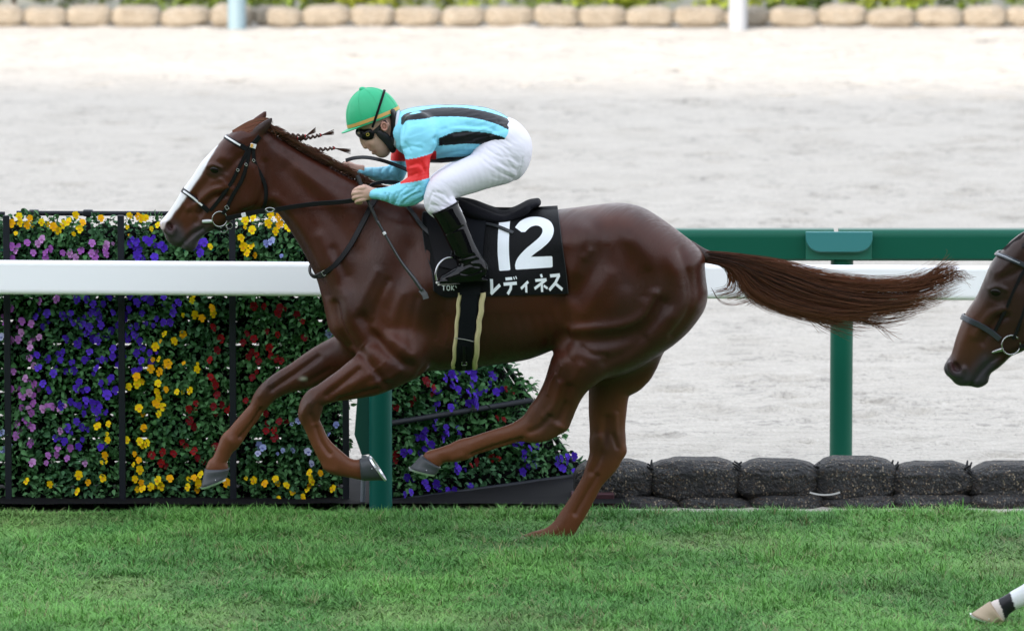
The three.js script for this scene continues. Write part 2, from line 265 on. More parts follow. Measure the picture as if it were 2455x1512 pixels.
const bar = (a, b, r, rad = 12) => { const L = a.distanceTo(b), g = new THREE.CylinderGeometry(r, r, L, rad); g.rotateX(Math.PI / 2); g.applyMatrix4(new THREE.Matrix4().lookAt(b, a, Math.abs(b.clone().sub(a).normalize().y) > 0.99 ? new V3(1, 0, 0) : new V3(0, 1, 0))); g.translate((a.x + b.x) / 2, (a.y + b.y) / 2, (a.z + b.z) / 2); return g; };
const mixc = (a, b, t) => [mix(a[0], b[0], t), mix(a[1], b[1], t), mix(a[2], b[2], t)];
// ---------------------------------------------------------------- ground, stand behind the camera that shades the course
const TURF_EDGE = -0.98, FAR_Z = -26.6;
{
  const g = new THREE.PlaneGeometry(1600, 1600); g.rotateX(-Math.PI / 2); g.translate(0, -0.06, -100);
  tag(mesh('ground', g, mat(C(0.2, 0.19, 0.14), 0.95), scene), 'bare earth of the infield reaching to the horizon', null, null, 'structure');
  // turf soil under the blades
  const tg = new THREE.PlaneGeometry(240, 46.98); tg.rotateX(-Math.PI / 2); tg.translate(0, 0, TURF_EDGE + 46.98 / 2);
  const tuv = tg.attributes.uv; for (let i = 0; i < tuv.count; i++) tuv.setXY(i, tuv.getX(i) * 240, tuv.getY(i) * 46.98);
  const tmap = dataTex(512, 512, (u, v) => { const a = tfbm(u, v, 6, 6, 1, 6), b = tfbm(u, v, 60, 60, 5, 3); return [0.19 + 0.12 * a + 0.12 * b, 0.28 + 0.12 * a + 0.14 * b, 0.13 + 0.08 * b]; }, true, 0.7, 0.7);
  tag(mesh('turf_ground', tg, mat(C(1, 1, 1), 0.95, { map: tmap }), scene), 'green turf course under the galloping horses', null, null, 'structure');
  // sand track: raked, trodden relief
  const X0 = -9, X1 = 9, nx = 420, nz = 620, Z0 = TURF_EDGE - 0.02, Z1 = FAR_Z - 0.3, pos = new Float32Array((nx + 1) * (nz + 1) * 3), col = new Float32Array(pos.length), uv = new Float32Array((nx + 1) * (nz + 1) * 2), idx = [];
  const prints = []; for (let i = 0; i < 2600; i++) { const x = rr(X0, X1), z = rr(Z1, Z0 - 0.4); if (rnd() > 0.25 + 0.75 * sstep(-2, 4.5, x + 0.08 * z + 1)) continue; prints.push([x, z, rr(0.05, 0.12), rr(0.008, 0.035), rr(-0.6, 0.6)]); }
  const cellOf = new Map(); prints.forEach((p) => { for (let a = -1; a <= 1; a++) for (let b = -1; b <= 1; b++) { const k = (Math.floor(p[0] / 0.4) + a) + ',' + (Math.floor(p[1] / 0.4) + b); if (!cellOf.has(k)) cellOf.set(k, []); cellOf.get(k).push(p); } });
  for (let j = 0; j <= nz; j++) for (let i = 0; i <= nx; i++) {
    const x = mix(X0, X1, i / nx), t = j / nz, z = mix(Z0, Z1, t), o = j * (nx + 1) + i;
    let y = 0.03 * (fbm(x * 0.5, z * 0.4, 3) - 0.5) + 0.008 * (fbm(x * 2.2, z * 2.6, 8, 3) - 0.5) + 0.012 * (fbm(x * 9, z * 10, 5, 2) - 0.5) + 0.03 * (fbm(x * 6, z * 8, 1, 2) - 0.5) * sstep(0.35, 0.65, fbm(x * 0.6, z * 0.8, 33, 2)), dark = 0;
    for (const p of cellOf.get(Math.floor(x / 0.4) + ',' + Math.floor(z / 0.4)) || []) { const dx = (x - p[0]), dz = (z - p[1]), r = Math.hypot(dx * 0.75, dz) / p[2]; if (r < 2.2) { y += -p[3] * Math.exp(-r * r * 1.4) + p[3] * 0.55 * Math.exp(-((r - 1.25) ** 2) * 6); dark = Math.max(dark, Math.exp(-r * r * 2) * (p[3] > 0.02 ? 1 : 0.4)); } }
    y *= sstep(Z0, Z0 - 0.8, z) * 0.75 + 0.25;
    pos.set([x, y - 0.01, z], o * 3); uv.set([x, z], o * 2);
    const damp = sstep(0.5, 0.75, fbm(x * 2.2, z * 2.5, 21, 4)) * 0.05 + dark * 0.22, c = [0.53, 0.492, 0.44].map((v, k) => v * (1 - damp * [0.9, 0.95, 1.05][k])); col.set(c, o * 3);  // random damp patches; hoof prints darker towards their middle
    if (i < nx && j < nz) idx.push(o, o + 1, o + nx + 1, o + 1, o + nx + 2, o + nx + 1);
  }
  const g2 = new THREE.BufferGeometry(); g2.setAttribute('position', new THREE.BufferAttribute(pos, 3)); g2.setAttribute('color', new THREE.BufferAttribute(col, 3)); g2.setAttribute('uv', new THREE.BufferAttribute(uv, 2)); g2.setIndex(idx); g2.computeVertexNormals();
  const grain = (s) => dataTex(2048, 2048, (u, v) => { const a = tfbm(u, v, 10, 16, s, 5), b = tfbm(u, v, 34, 46, s + 7, 3), e = tnoise(u, v, 230, 95, s + 11), m = tfbm(u, v, 5, 7, s + 20, 3); const rake = Math.sin((v * 26 + 0.5 * a + 0.35 * b) * Math.PI * 2), k = 0.97 + 0.05 * (a - 0.5) - 0.08 * sstep(0.0, 0.95, rake) * sstep(0.25, 0.8, tnoise(u, v, 20, 52, s + 31)) - 0.14 * sstep(0.58, 0.8, b) * sstep(0.4, 0.65, m) - 0.13 * sstep(0.68, 1, e) * (0.35 + 0.65 * sstep(0.3, 0.7, m)) + 0.05 * sstep(0.35, 0.0, e); return [k, k * 0.995, k * 0.985]; }, true, 0.4, 0.4);
  const sandMat = new THREE.MeshStandardMaterial({ vertexColors: true, map: grain(4), roughness: 0.95 });
  const bm = dataTex(1024, 1024, (u, v) => { const a = 0.4 * tfbm(u, v, 30, 60, 2, 5) + 0.3 * tnoise(u, v, 256, 256, 8) + 0.3 * (0.5 + 0.5 * Math.sin((v * 26 + 0.5 * tfbm(u, v, 10, 16, 4, 5)) * Math.PI * 2)); return [a, a, a]; }, false, 0.4, 0.4); sandMat.bumpMap = bm; sandMat.bumpScale = 0.025;
  tag(mesh('sand_track', g2, sandMat, scene), 'pale trodden sand track beyond the rails', null, null, 'structure');
  for (const [x, w] of [[-64, 110], [64, 110]]) { const g = new THREE.PlaneGeometry(w, Z0 - Z1); g.rotateX(-Math.PI / 2); g.translate(x, -0.02, (Z0 + Z1) / 2); const q = g.attributes.uv; for (let i = 0; i < q.count; i++) q.setXY(i, q.getX(i) * w, q.getY(i) * (Z0 - Z1)); tag(mesh('sand_track', g, new THREE.MeshStandardMaterial({ color: C(0.52, 0.482, 0.43), map: sandMat.map, roughness: 0.95 }), scene), 'pale sand track running on past the frame', null, null, 'structure'); }
  // grandstand on the near side of the course: its shade covers the turf and most of the sand
  const s = thing('grandstand', 'roofed concrete grandstand along the near side of the course', 'grandstand', [0, 0, 50]); s.rotation.y = -0.10;
  const con = mat(C(0.16, 0.16, 0.17), 0.9);
  mesh('roof', boxAt(320, 0.9, 32, 0, 21.45, 12, 0.1), mat(C(0.3, 0.3, 0.3), 0.85), s);
  mesh('back_wall', boxAt(320, 21.2, 0.6, 0, 10.6, 27.6, 0.05), con, s);
  const steps = []; for (let i = 0; i < 16; i++) steps.push(boxAt(318, 0.55 + i * 0.55, 1.3, 0, (0.55 + i * 0.55) / 2, 4 + i * 1.32, 0.02)); mesh('terrace', join(steps), mat(C(0.07, 0.07, 0.08), 0.95), s);
  for (let i = -7; i <= 7; i++) mesh('column', boxAt(0.7, 21.2, 0.7, i * 20, 10.6, 2.6, 0.05), con, s);
}
// ---------------------------------------------------------------- the chestnut runner
const coatBump = dataTex(1024, 1024, (u, v) => { const a = 0.55 * tfbm(u, v, 36, 16, 3, 4) + 0.45 * tfbm(u, v, 220, 90, 9, 2); return [a, a, a]; }, false);
const coatGloss = dataTex(512, 512, (u, v) => { const a = 0.5 * tfbm(u, v, 7, 5, 13, 4) + 0.5 * tfbm(u, v, 90, 40, 19, 3), r = 0.6 + 0.4 * sstep(0.25, 0.75, a); return [r, r, r]; }, false);
const coatMat = new THREE.MeshPhysicalMaterial({ vertexColors: true, roughness: 0.52, roughnessMap: coatGloss, specularIntensity: 0.6, sheen: 0, sheenRoughness: 0.5, sheenColor: C(0.5, 0.42, 0.4), bumpMap: coatBump, bumpScale: 0.0011 });
const hoofMat = mat(C(0.045, 0.05, 0.057), 0.5), shoeMat = mat(C(0.75, 0.76, 0.78), 0.3, { metalness: 0.9 }), eyeMat = mat(C(0.006, 0.004, 0.003), 0.16, { specularIntensity: 0.5 });
const leather = mat(C(0.005, 0.005, 0.007), 0.42, { specularIntensity: 0.5 }), whiteStrap = mat(C(0.78, 0.78, 0.8), 0.5), steel = mat(C(0.42, 0.42, 0.43), 0.22, { metalness: 1 });
// a hoof between its coronet (front, heel) and its sole (toe, heel), all on the sheet; the iron is its child
function makeHoof(parent, Cf, Ch, Sf, Sh, z, wz, material = hoofMat) {
  const cf = P(...Cf, z), ch = P(...Ch, z), sf = P(...Sf, z), sh = P(...Sh, z), pos = [], idx = [], NR = 7, NS = 28;
  const ring = (f, h, w, inset = 0) => { const c = f.clone().add(h).multiplyScalar(0.5), e = f.clone().sub(h).multiplyScalar(0.5 * (1 - inset)); for (let k = 0; k < NS; k++) { const t = k / NS * 2 * Math.PI, q = Math.sign(Math.cos(t)) * Math.pow(Math.abs(Math.cos(t)), 0.85); pos.push(c.x + e.x * q, c.y + e.y * q, z + Math.sin(t) * w * (1 - inset)); } };
  for (let r = 0; r < NR; r++) { const t = r / (NR - 1), f = cf.clone().lerp(sf, t), h = ch.clone().lerp(sh, t), b = 1 + 0.03 * Math.sin(t * 9); ring(f, h, mix(wz * 0.84, wz, t) * b); }
  ring(sf, sh, wz, 0.5);
  for (let r = 0; r < NR; r++) for (let k = 0; k < NS; k++) { const a = r * NS + k, b = r * NS + (k + 1) % NS; idx.push(a, b, a + NS, b, b + NS, a + NS); }
  for (const [s, fl] of [[0, 0], [NR, 1]]) { const c = pos.length / 3, f = s ? sf : cf, h = s ? sh : ch; pos.push((f.x + h.x) / 2, (f.y + h.y) / 2, z); for (let k = 0; k < NS; k++) { const a = s * NS + k, b = s * NS + (k + 1) % NS; fl ? idx.push(c, a, b) : idx.push(c, b, a); } }
  const g = new THREE.BufferGeometry(); g.setAttribute('position', new THREE.Float32BufferAttribute(pos, 3)); g.setIndex(idx); g.computeVertexNormals();
  const o = mesh('hoof', g, material, parent.group, parent.pos);
  const ax = sf.clone().sub(sh).multiplyScalar(0.5), c = sf.clone().add(sh).multiplyScalar(0.5), down = c.clone().sub(cf.clone().add(ch).multiplyScalar(0.5)).normalize(); const pts = [], nr = [];
  down.addScaledVector(ax.clone().normalize(), -down.dot(ax.clone().normalize())).normalize();
  for (let k = 0; k <= 30; k++) { const t = mix(-2.55, 2.55, k / 30), q = Math.sign(Math.cos(t)) * Math.pow(Math.abs(Math.cos(t)), 0.85); pts.push(c.clone().addScaledVector(ax, q * 0.93).add(new V3(0, 0, Math.sin(t) * wz * 0.93)).addScaledVector(down, 0.003)); nr.push(down.clone()); }
  const s = mesh('horseshoe', join([sweep(pts, nr, 0.018, 0.008), ...[[0.35, 0.75], [-0.1, 0.95]].map(([q, w]) => { const b = new THREE.SphereGeometry(0.0028, 6, 5); const up = cf.clone().sub(sf).normalize(); b.translate(c.x + ax.x * q + up.x * 0.016, c.y + ax.y * q + up.y * 0.016, z + wz * w); return b; })]), shoeMat, o); return o;
}
const runner = thing('racehorse', 'chestnut racehorse with white blaze galloping with the jockey in blue', 'horse', P(1200, 690, 0).setY(0).toArray());
const horse = { group: runner, pos: runner.position };
const topLine = [[557, 315], [578, 304], [603, 298], [628, 303], [650, 315], [675, 333], [705, 352], [735, 370], [765, 386], [800, 404], [850, 430], [900, 453], [950, 473], [1000, 486], [1050, 497], [1110, 503], [1180, 507], [1260, 508], [1337, 503], [1397, 496], [1443, 490], [1481, 487], [1519, 491], [1550, 502], [1581, 521], [1608, 540], [1646, 569], [1675, 592], [1690, 615]];
const rearLine = [[1690, 640], [1693, 672], [1697, 703], [1692, 734], [1677, 761], [1650, 795], [1612, 828], [1570, 855], [1520, 885], [1460, 905], [1410, 908], [1370, 905], [1330, 895], [1318, 870], [1330, 838]];
const bellyLine = [[1300, 848], [1265, 860], [1210, 870], [1150, 878], [1085, 884], [1030, 888], [985, 890], [930, 880], [880, 860], [852, 848], [830, 832], [805, 810], [788, 788], [782, 763], [776, 735], [768, 702], [757, 665], [745, 640], [734, 618], [720, 593], [706, 570], [691, 546], [677, 526], [664, 510], [648, 502]];
const headLine = [[633, 503], [612, 508], [586, 514], [563, 524], [540, 538], [520, 547], [500, 556], [484, 566], [475, 578], [468, 595], [456, 602], [441, 598], [430, 591], [421, 589], [406, 583], [396, 571], [391, 558], [383, 544], [382, 532], [394, 518], [406, 503], [421, 480], [435, 456], [450, 436], [464, 416], [479, 392], [496, 372], [517, 351], [537, 329]];
const widths1 = [[392, 545, .05, .034], [410, 565, .052, .034], [435, 585, .04, .025], [458, 592, .032, .022], [470, 570, .04, .025], [425, 510, .05, .04], [455, 530, .055, .04], [440, 475, .05, .042], [475, 490, .062, .05], [475, 420, .06, .045], [500, 530, .055, .04], [515, 470, .075, .06], [545, 500, .07, .05], [570, 450, .092, .065], [600, 480, .08, .05], [512, 400, .088, .055], [520, 365, .07, .05], [555, 380, .098, .065], [560, 335, .075, .05], [600, 340, .08, .05], [625, 400, .085, .07], [640, 320, .055, .04],
  [670, 430, .085, .08], [690, 370, .05, .05], [665, 485, .075, .07], [740, 480, .1, .1], [780, 420, .06, .06], [740, 560, .105, .1], [700, 520, .09, .085], [860, 460, .08, .07], [820, 540, .13, .11], [780, 650, .15, .12], [880, 620, .19, .15], [940, 530, .13, .1], [830, 740, .19, .13], [930, 740, .225, .16], [960, 850, .225, .14], [870, 820, .17, .1],
  [1010, 505, .07, .07], [1000, 580, .19, .14], [1060, 690, .235, .19], [1150, 680, .275, .2], [1240, 680, .285, .2], [1150, 800, .25, .2], [1060, 810, .19, .17], [1260, 790, .25, .18], [1100, 540, .17, .13], [1230, 560, .225, .15], [1150, 870, .17, .16],
  [1330, 700, .262, .18], [1320, 800, .225, .15], [1390, 570, .26, .14], [1470, 560, .255, .15], [1450, 680, .285, .2], [1560, 620, .255, .16], [1640, 640, .19, .13], [1665, 710, .2, .13], [1600, 770, .24, .16], [1450, 800, .27, .17], [1380, 830, .26, .12], [1540, 840, .2, .1], [1450, 880, .21, .09]];
const nearFore = [[935, 800, 1000, 905, .165, .09], [881, 836, 918, 942, .165, .085], [851, 857, 884, 950, .16, .075], [821, 881, 848, 956, .15, .06], [790, 902, 815, 960, .14, .05], [760, 923, 785, 968, .135, .044], [735, 938, 772, 975, .13, .043], [719, 963, 770, 988, .128, .042], [714, 992, 767, 999, .125, .038], [722, 1013, 766, 1008, .123, .032], [731, 1031, 774, 1026, .12, .027], [740, 1052, 783, 1047, .12, .026], [750, 1074, 795, 1065, .12, .028], [762, 1098, 814, 1083, .12, .033], [777, 1122, 830, 1094, .12, .034], [808, 1134, 845, 1103, .12, .03], [838, 1144, 860, 1104, .12, .03], [862, 1150, 868, 1100, .12, .031]];
const farFore = [[840, 790, 860, 900, -.12, .09], [797, 808, 835, 900, -.13, .08], [760, 828, 795, 912, -.13, .07], [730, 848, 762, 925, -.13, .06], [700, 869, 728, 933, -.13, .05], [670, 887, 694, 941, -.13, .044], [648, 902, 672, 950, -.13, .043], [627, 920, 654, 962, -.13, .043], [612, 941, 640, 977, -.13, .04], [603, 962, 628, 990, -.13, .034], [588, 981, 612, 1013, -.125, .028], [567, 1005, 592, 1038, -.12, .027], [546, 1029, 582, 1056, -.12, .029], [530, 1045, 572, 1070, -.12, .034], [523, 1062, 560, 1079, -.12, .034], [516, 1080, 550, 1096, -.12, .029], [505, 1103, 541, 1112, -.12, .031], [492, 1122, 547, 1121, -.12, .035]];
const nearHind = [[1380, 790, 1470, 850, .14, .11], [1330, 850, 1450, 885, .17, .1], [1311, 898, 1418, 914, .165, .084], [1299, 935, 1398, 938, .16, .068], [1285, 965, 1384, 966, .155, .055], [1268, 990, 1368, 1003, .15, .044], [1250, 1003, 1322, 1040, .145, .04], [1228, 1014, 1260, 1053, .14, .035], [1200, 1024, 1216, 1067, .14, .028], [1164, 1035, 1180, 1078, .135, .026], [1125, 1048, 1146, 1088, .13, .028], [1098, 1054, 1120, 1101, .13, .034], [1075, 1065, 1097, 1104, .13, .033], [1045, 1076, 1068, 1107, .13, .029], [1016, 1088, 1056, 1116, .13, .034]];
const farHind = [[1430, 790, 1600, 810, -.12, .12], [1405, 850, 1575, 870, -.14, .11], [1409, 885, 1540, 897, -.14, .1], [1411, 915, 1517, 924, -.14, .085], [1411, 945, 1507, 952, -.14, .07], [1411, 988, 1502, 988, -.14, .054], [1413, 1025, 1499, 1025, -.14, .047], [1414, 1060, 1500, 1068, -.14, .045], [1411, 1097, 1489, 1100, -.14, .043], [1402, 1127, 1466, 1128, -.14, .038], [1394, 1146, 1445, 1160, -.14, .033], [1374, 1183, 1426, 1195, -.14, .028], [1351, 1221, 1407, 1227, -.14, .028], [1335, 1245, 1392, 1250, -.14, .032], [1321, 1260, 1374, 1279, -.14, .034], [1305, 1267, 1325, 1294, -.14, .029], [1275, 1275, 1288, 1298, -.14, .027], [1252, 1283, 1258, 1302, -.14, .026]];
const f1 = new Field([P(370, 0, 0).x, P(0, 1315, -0.1).y - 0.02, -0.36], [P(1720, 0, 0).x, P(0, 255, 0).y, 0.37], 0.0058);
outlineBody(f1, [...topLine, ...rearLine, ...bellyLine, ...headLine], widths1, 0);
f1.chain(ribs(nearFore), 0.05); f1.chain(ribs(farFore), 0.05); f1.chain(ribs(nearHind), 0.06); f1.chain(ribs(farHind), 0.06);
f1.chain(nodes([[1300, 992, 34, .15, .035], [1330, 1008, 24, .15, .026], [1346, 1018, 17, .15, .02]]), 0.02);
f1.chain(nodes([[1450, 1060, 34, -.14, .04], [1484, 1080, 18, -.14, .024]]), 0.02);
// ears
f1.chain(nodes([[600, 338, 15, .045, .02], [618, 318, 15, .055, .02], [636, 300, 11, .06, .014], [650, 284, 3, .06, .005]]), 0.015);
f1.chain(nodes([[598, 318, 14, -.05, .02], [615, 296, 14, -.06, .018], [628, 280, 9, -.065, .012], [636, 267, 2.5, -.065, .005]]), 0.015);
// eye socket, brow, cheek bones, nostril and mouth
f1.chain(nodes([[402, 541, 10, .056, .02], [409, 548, 7, .054, .016]]), 0.006, 4, true);
f1.chain(nodes([[402, 540, 12, -.052, .014], [408, 548, 8, -.05, .012]]), 0.012, 4, true);
f1.chain(nodes([[392, 534, 6, .045, .012], [396, 552, 6, .046, .012], [410, 560, 6, .05, .01], [418, 548, 5, .053, .01]]), 0.012);
const strokes1 = [
  { pts: [[535, 445], [510, 452], [486, 470], [466, 488], [452, 498]], w: 8, d: .008, both: true }, { pts: [[540, 462], [512, 470], [492, 488], [478, 508]], w: 8, d: -.009, both: true }, { pts: [[500, 425], [480, 448], [462, 468]], w: 9, d: -.006, both: true },     // facial crest
  { pts: [[636, 385], [637, 420], [630, 460], [612, 490], [585, 505]], w: 8, d: -.007, both: true }, { pts: [[605, 400], [612, 440], [600, 475]], w: 20, d: .007, both: true },   // cheek and jaw edge
  { pts: [[544, 405], [560, 385], [580, 370]], w: 9, d: -.006, both: true }, { pts: [[496, 415], [512, 423], [530, 418]], w: 5, d: -.003, both: true }, { pts: [[498, 396], [512, 390], [530, 397]], w: 5, d: .007, both: true }, { pts: [[535, 372], [548, 378]], w: 12, d: .006, both: true }, { pts: [[528, 425], [545, 440], [560, 450]], w: 7, d: .004, both: true }, { pts: [[470, 470], [462, 490], [455, 505]], w: 6, d: -.005, both: true }, { pts: [[486, 500], [478, 515], [470, 530]], w: 5, d: -.005, both: true },
  { pts: [[432, 588], [446, 572], [464, 556], [486, 545]], w: 5, d: -.009, both: true }, { pts: [[440, 566], [456, 550], [476, 538]], w: 7, d: .004, both: true }, { pts: [[450, 584], [466, 568], [486, 556]], w: 7, d: .004, both: true }, { pts: [[440, 500], [428, 520], [430, 540]], w: 8, d: -.004, both: true },
  { pts: [[660, 340], [720, 385], [790, 425], [870, 460]], w: 14, d: -.007, both: true }, { pts: [[655, 490], [700, 540], [745, 620], [780, 700]], w: 13, d: -.007, both: true },   // crest and jugular groove
  { pts: [[660, 470], [720, 540], [770, 630]], w: 14, d: .006, both: true },
  { pts: [[930, 490], [890, 560], [850, 640], [815, 720]], w: 34, d: -.012, both: true },     // before the shoulder blade
  { pts: [[950, 540], [925, 590], [885, 660], [850, 730]], w: 36, d: .010, both: true }, { pts: [[985, 590], [960, 650], [930, 720]], w: 24, d: -.007, both: true },
  { pts: [[1020, 600], [1010, 700], [985, 790], [960, 850]], w: 24, d: .01, both: true }, { pts: [[1062, 700], [1052, 760], [1040, 820], [1020, 880]], w: 22, d: -.014, both: true },   // triceps and its hind edge
  { pts: [[870, 745], [900, 790], [935, 830], [985, 860]], w: 14, d: -.015, both: true }, { pts: [[830, 700], [845, 750], [870, 800], [890, 825]], w: 20, d: .016, both: true }, { pts: [[895, 770], [940, 800], [985, 830]], w: 16, d: .012, both: true },
  { pts: [[800, 720], [815, 770], [840, 820]], w: 11, d: -.013, both: true }, { pts: [[875, 838], [900, 870], [930, 905]], w: 10, d: -.011, zr: [0, 9] },
  { pts: [[860, 870], [820, 905], [785, 935]], w: 8, d: -.010, zr: [0, 9] }, { pts: [[905, 915], [860, 930], [815, 945]], w: 7, d: -.009, zr: [0, 9] }, { pts: [[890, 880], [850, 905]], w: 10, d: .005, zr: [0, 9] },  // forearm
  { pts: [[752, 945], [735, 965], [728, 990]], w: 9, d: .005, zr: [0, 9] }, { pts: [[760, 1015], [770, 1045], [790, 1075]], w: 6, d: -.009, zr: [0, 9] },
  { pts: [[760, 860], [700, 905], [650, 940]], w: 8, d: -.010, zr: [-9, 0] }, { pts: [[790, 890], [730, 925]], w: 7, d: -.005, zr: [-9, 0] }, { pts: [[622, 990], [600, 1025], [575, 1055]], w: 6, d: -.010, zr: [-9, 0] },
  { pts: [[1340, 640], [1345, 700], [1352, 760], [1345, 820]], w: 17, d: -.015, both: true },     // flank
  { pts: [[1402, 545], [1395, 580], [1378, 630]], w: 22, d: .014, both: true }, { pts: [[1440, 545], [1432, 600], [1405, 650], [1375, 690]], w: 20, d: -.010, both: true }, { pts: [[1412, 585], [1402, 600]], w: 9, d: .006, both: true },   // point of hip
  { pts: [[1360, 700], [1380, 770], [1385, 800]], w: 18, d: .008, both: true },
  { pts: [[1565, 690], [1540, 735], [1490, 760], [1420, 768], [1370, 775]], w: 14, d: .012, both: true }, { pts: [[1590, 715], [1550, 770], [1490, 795], [1420, 800], [1365, 795]], w: 20, d: -.018, both: true },  // thigh fold
  { pts: [[1372, 830], [1352, 810], [1345, 830], [1355, 850]], w: 16, d: .006, zr: [0, 9] }, { pts: [[1395, 815], [1420, 830], [1450, 835]], w: 8, d: -.006, zr: [0, 9] },
  { pts: [[1630, 590], [1650, 660], [1650, 730], [1610, 790]], w: 10, d: -.006, both: true }, { pts: [[1520, 560], [1560, 620], [1570, 680]], w: 22, d: .006, both: true }, { pts: [[1550, 640], [1545, 690]], w: 14, d: -.006, both: true },
  { pts: [[1345, 900], [1330, 950], [1305, 985]], w: 8, d: .006, zr: [0, 9] }, { pts: [[1365, 910], [1352, 960], [1335, 995]], w: 10, d: -.014, zr: [0, 9] }, { pts: [[1315, 985], [1295, 1010], [1270, 1022]], w: 8, d: -.009, zr: [0, 9] },
  { pts: [[1250, 1040], [1190, 1058], [1130, 1080]], w: 6, d: -.010, zr: [0, 9] }, { pts: [[1105, 1080], [1085, 1088]], w: 7, d: .004, zr: [0, 9] },
  { pts: [[1455, 1010], [1450, 1060], [1440, 1100], [1420, 1140]], w: 9, d: -.010, zr: [-9, 0] }, { pts: [[1432, 1150], [1405, 1195], [1380, 1240]], w: 6, d: -.010, zr: [-9, 0] }, { pts: [[1475, 1000], [1478, 1050]], w: 7, d: .005, zr: [-9, 0] },
  { pts: [[690, 400], [740, 455], [800, 520], [850, 590]], w: 22, d: -.007, both: true }, { pts: [[720, 400], [780, 450], [850, 500]], w: 20, d: .006, both: true }, { pts: [[770, 560], [800, 620], [815, 680]], w: 14, d: .007, both: true }, { pts: [[800, 590], [830, 650]], w: 12, d: -.007, both: true },
  { pts: [[905, 640], [880, 690], [862, 735]], w: 11, d: .006, both: true }, { pts: [[930, 660], [905, 715], [895, 760]], w: 9, d: -.007, both: true }, { pts: [[965, 690], [945, 750], [945, 800]], w: 12, d: .007, both: true }, { pts: [[1000, 700], [985, 770], [985, 820]], w: 9, d: -.006, both: true },
  { pts: [[1045, 740], [1052, 770], [1046, 800]], w: 4, d: -.003, both: true }, { pts: [[1060, 735], [1068, 770], [1060, 810]], w: 4, d: -.003, both: true }, { pts: [[1075, 745], [1082, 780], [1074, 815]], w: 4, d: -.003, both: true },
  { pts: [[1470, 540], [1500, 600], [1500, 660]], w: 20, d: -.006, both: true }, { pts: [[1600, 600], [1620, 670], [1610, 740]], w: 18, d: .007, both: true }, { pts: [[1460, 640], [1430, 690], [1400, 730]], w: 16, d: .006, both: true }, { pts: [[1540, 800], [1500, 830], [1450, 850]], w: 14, d: -.009, both: true },
  { pts: [[1390, 860], [1372, 900], [1360, 940]], w: 12, d: .007, zr: [0, 9] },
  { pts: [[1330, 880], [1318, 905], [1312, 930]], w: 3.5, d: .004, zr: [0.05, 9] }, { pts: [[1345, 860], [1335, 885], [1340, 905]], w: 3, d: .003, zr: [0.05, 9] }, { pts: [[895, 745], [880, 770], [884, 800], [870, 825]], w: 4, d: .002, zr: [0, 9] }, { pts: [[930, 840], [915, 860], [890, 872]], w: 4, d: .002, zr: [0, 9] }, { pts: [[960, 870], [930, 890], [890, 905]], w: 9, d: .007, zr: [0, 9] },
  { pts: [[745, 955], [730, 978]], w: 10, d: .006, zr: [0, 9] }, { pts: [[748, 985], [752, 1000]], w: 7, d: -.007, zr: [0, 9] }, { pts: [[780, 1110], [800, 1115]], w: 9, d: .005, zr: [0, 9] }, { pts: [[640, 930], [622, 955]], w: 9, d: .006, zr: [-9, 0] }, { pts: [[540, 1055], [548, 1065]], w: 9, d: .005, zr: [-9, 0] }, { pts: [[1330, 1000], [1345, 1010]], w: 8, d: .006, zr: [0, 9] }, { pts: [[1440, 1055], [1450, 1085]], w: 10, d: .006, zr: [-9, 0] }, { pts: [[1470, 1050], [1480, 1080]], w: 6, d: -.006, zr: [-9, 0] },
  { pts: [[1120, 720], [1110, 800], [1115, 870]], w: 26, d: -.006, both: true },
];
for (let i = 0; i < 7; i++) strokes1.push({ pts: [[1165 + i * 26, 740], [1175 + i * 27, 800], [1180 + i * 24, 845 - i * 3]], w: 7, d: -.0022, both: true });
const px0 = P(0, 0, 0).x, py0 = P(0, 0, 0).y, sx = (x) => (x - px0) / M_PX, sy = (y) => { const q = P(0, 0, 0).y; return (q - y) / (P(0, 0, 0).y - P(0, 100, 0).y) * 100; };   // plane coordinates in sheet units
const blaze = [[518, 348], [502, 372], [487, 398], [472, 426], [453, 453], [431, 484], [413, 509], [402, 524], [392, 531], [386, 548], [372, 556], [372, 515], [430, 430], [500, 345]];
const blazeLine = [...blaze, blaze[0]];
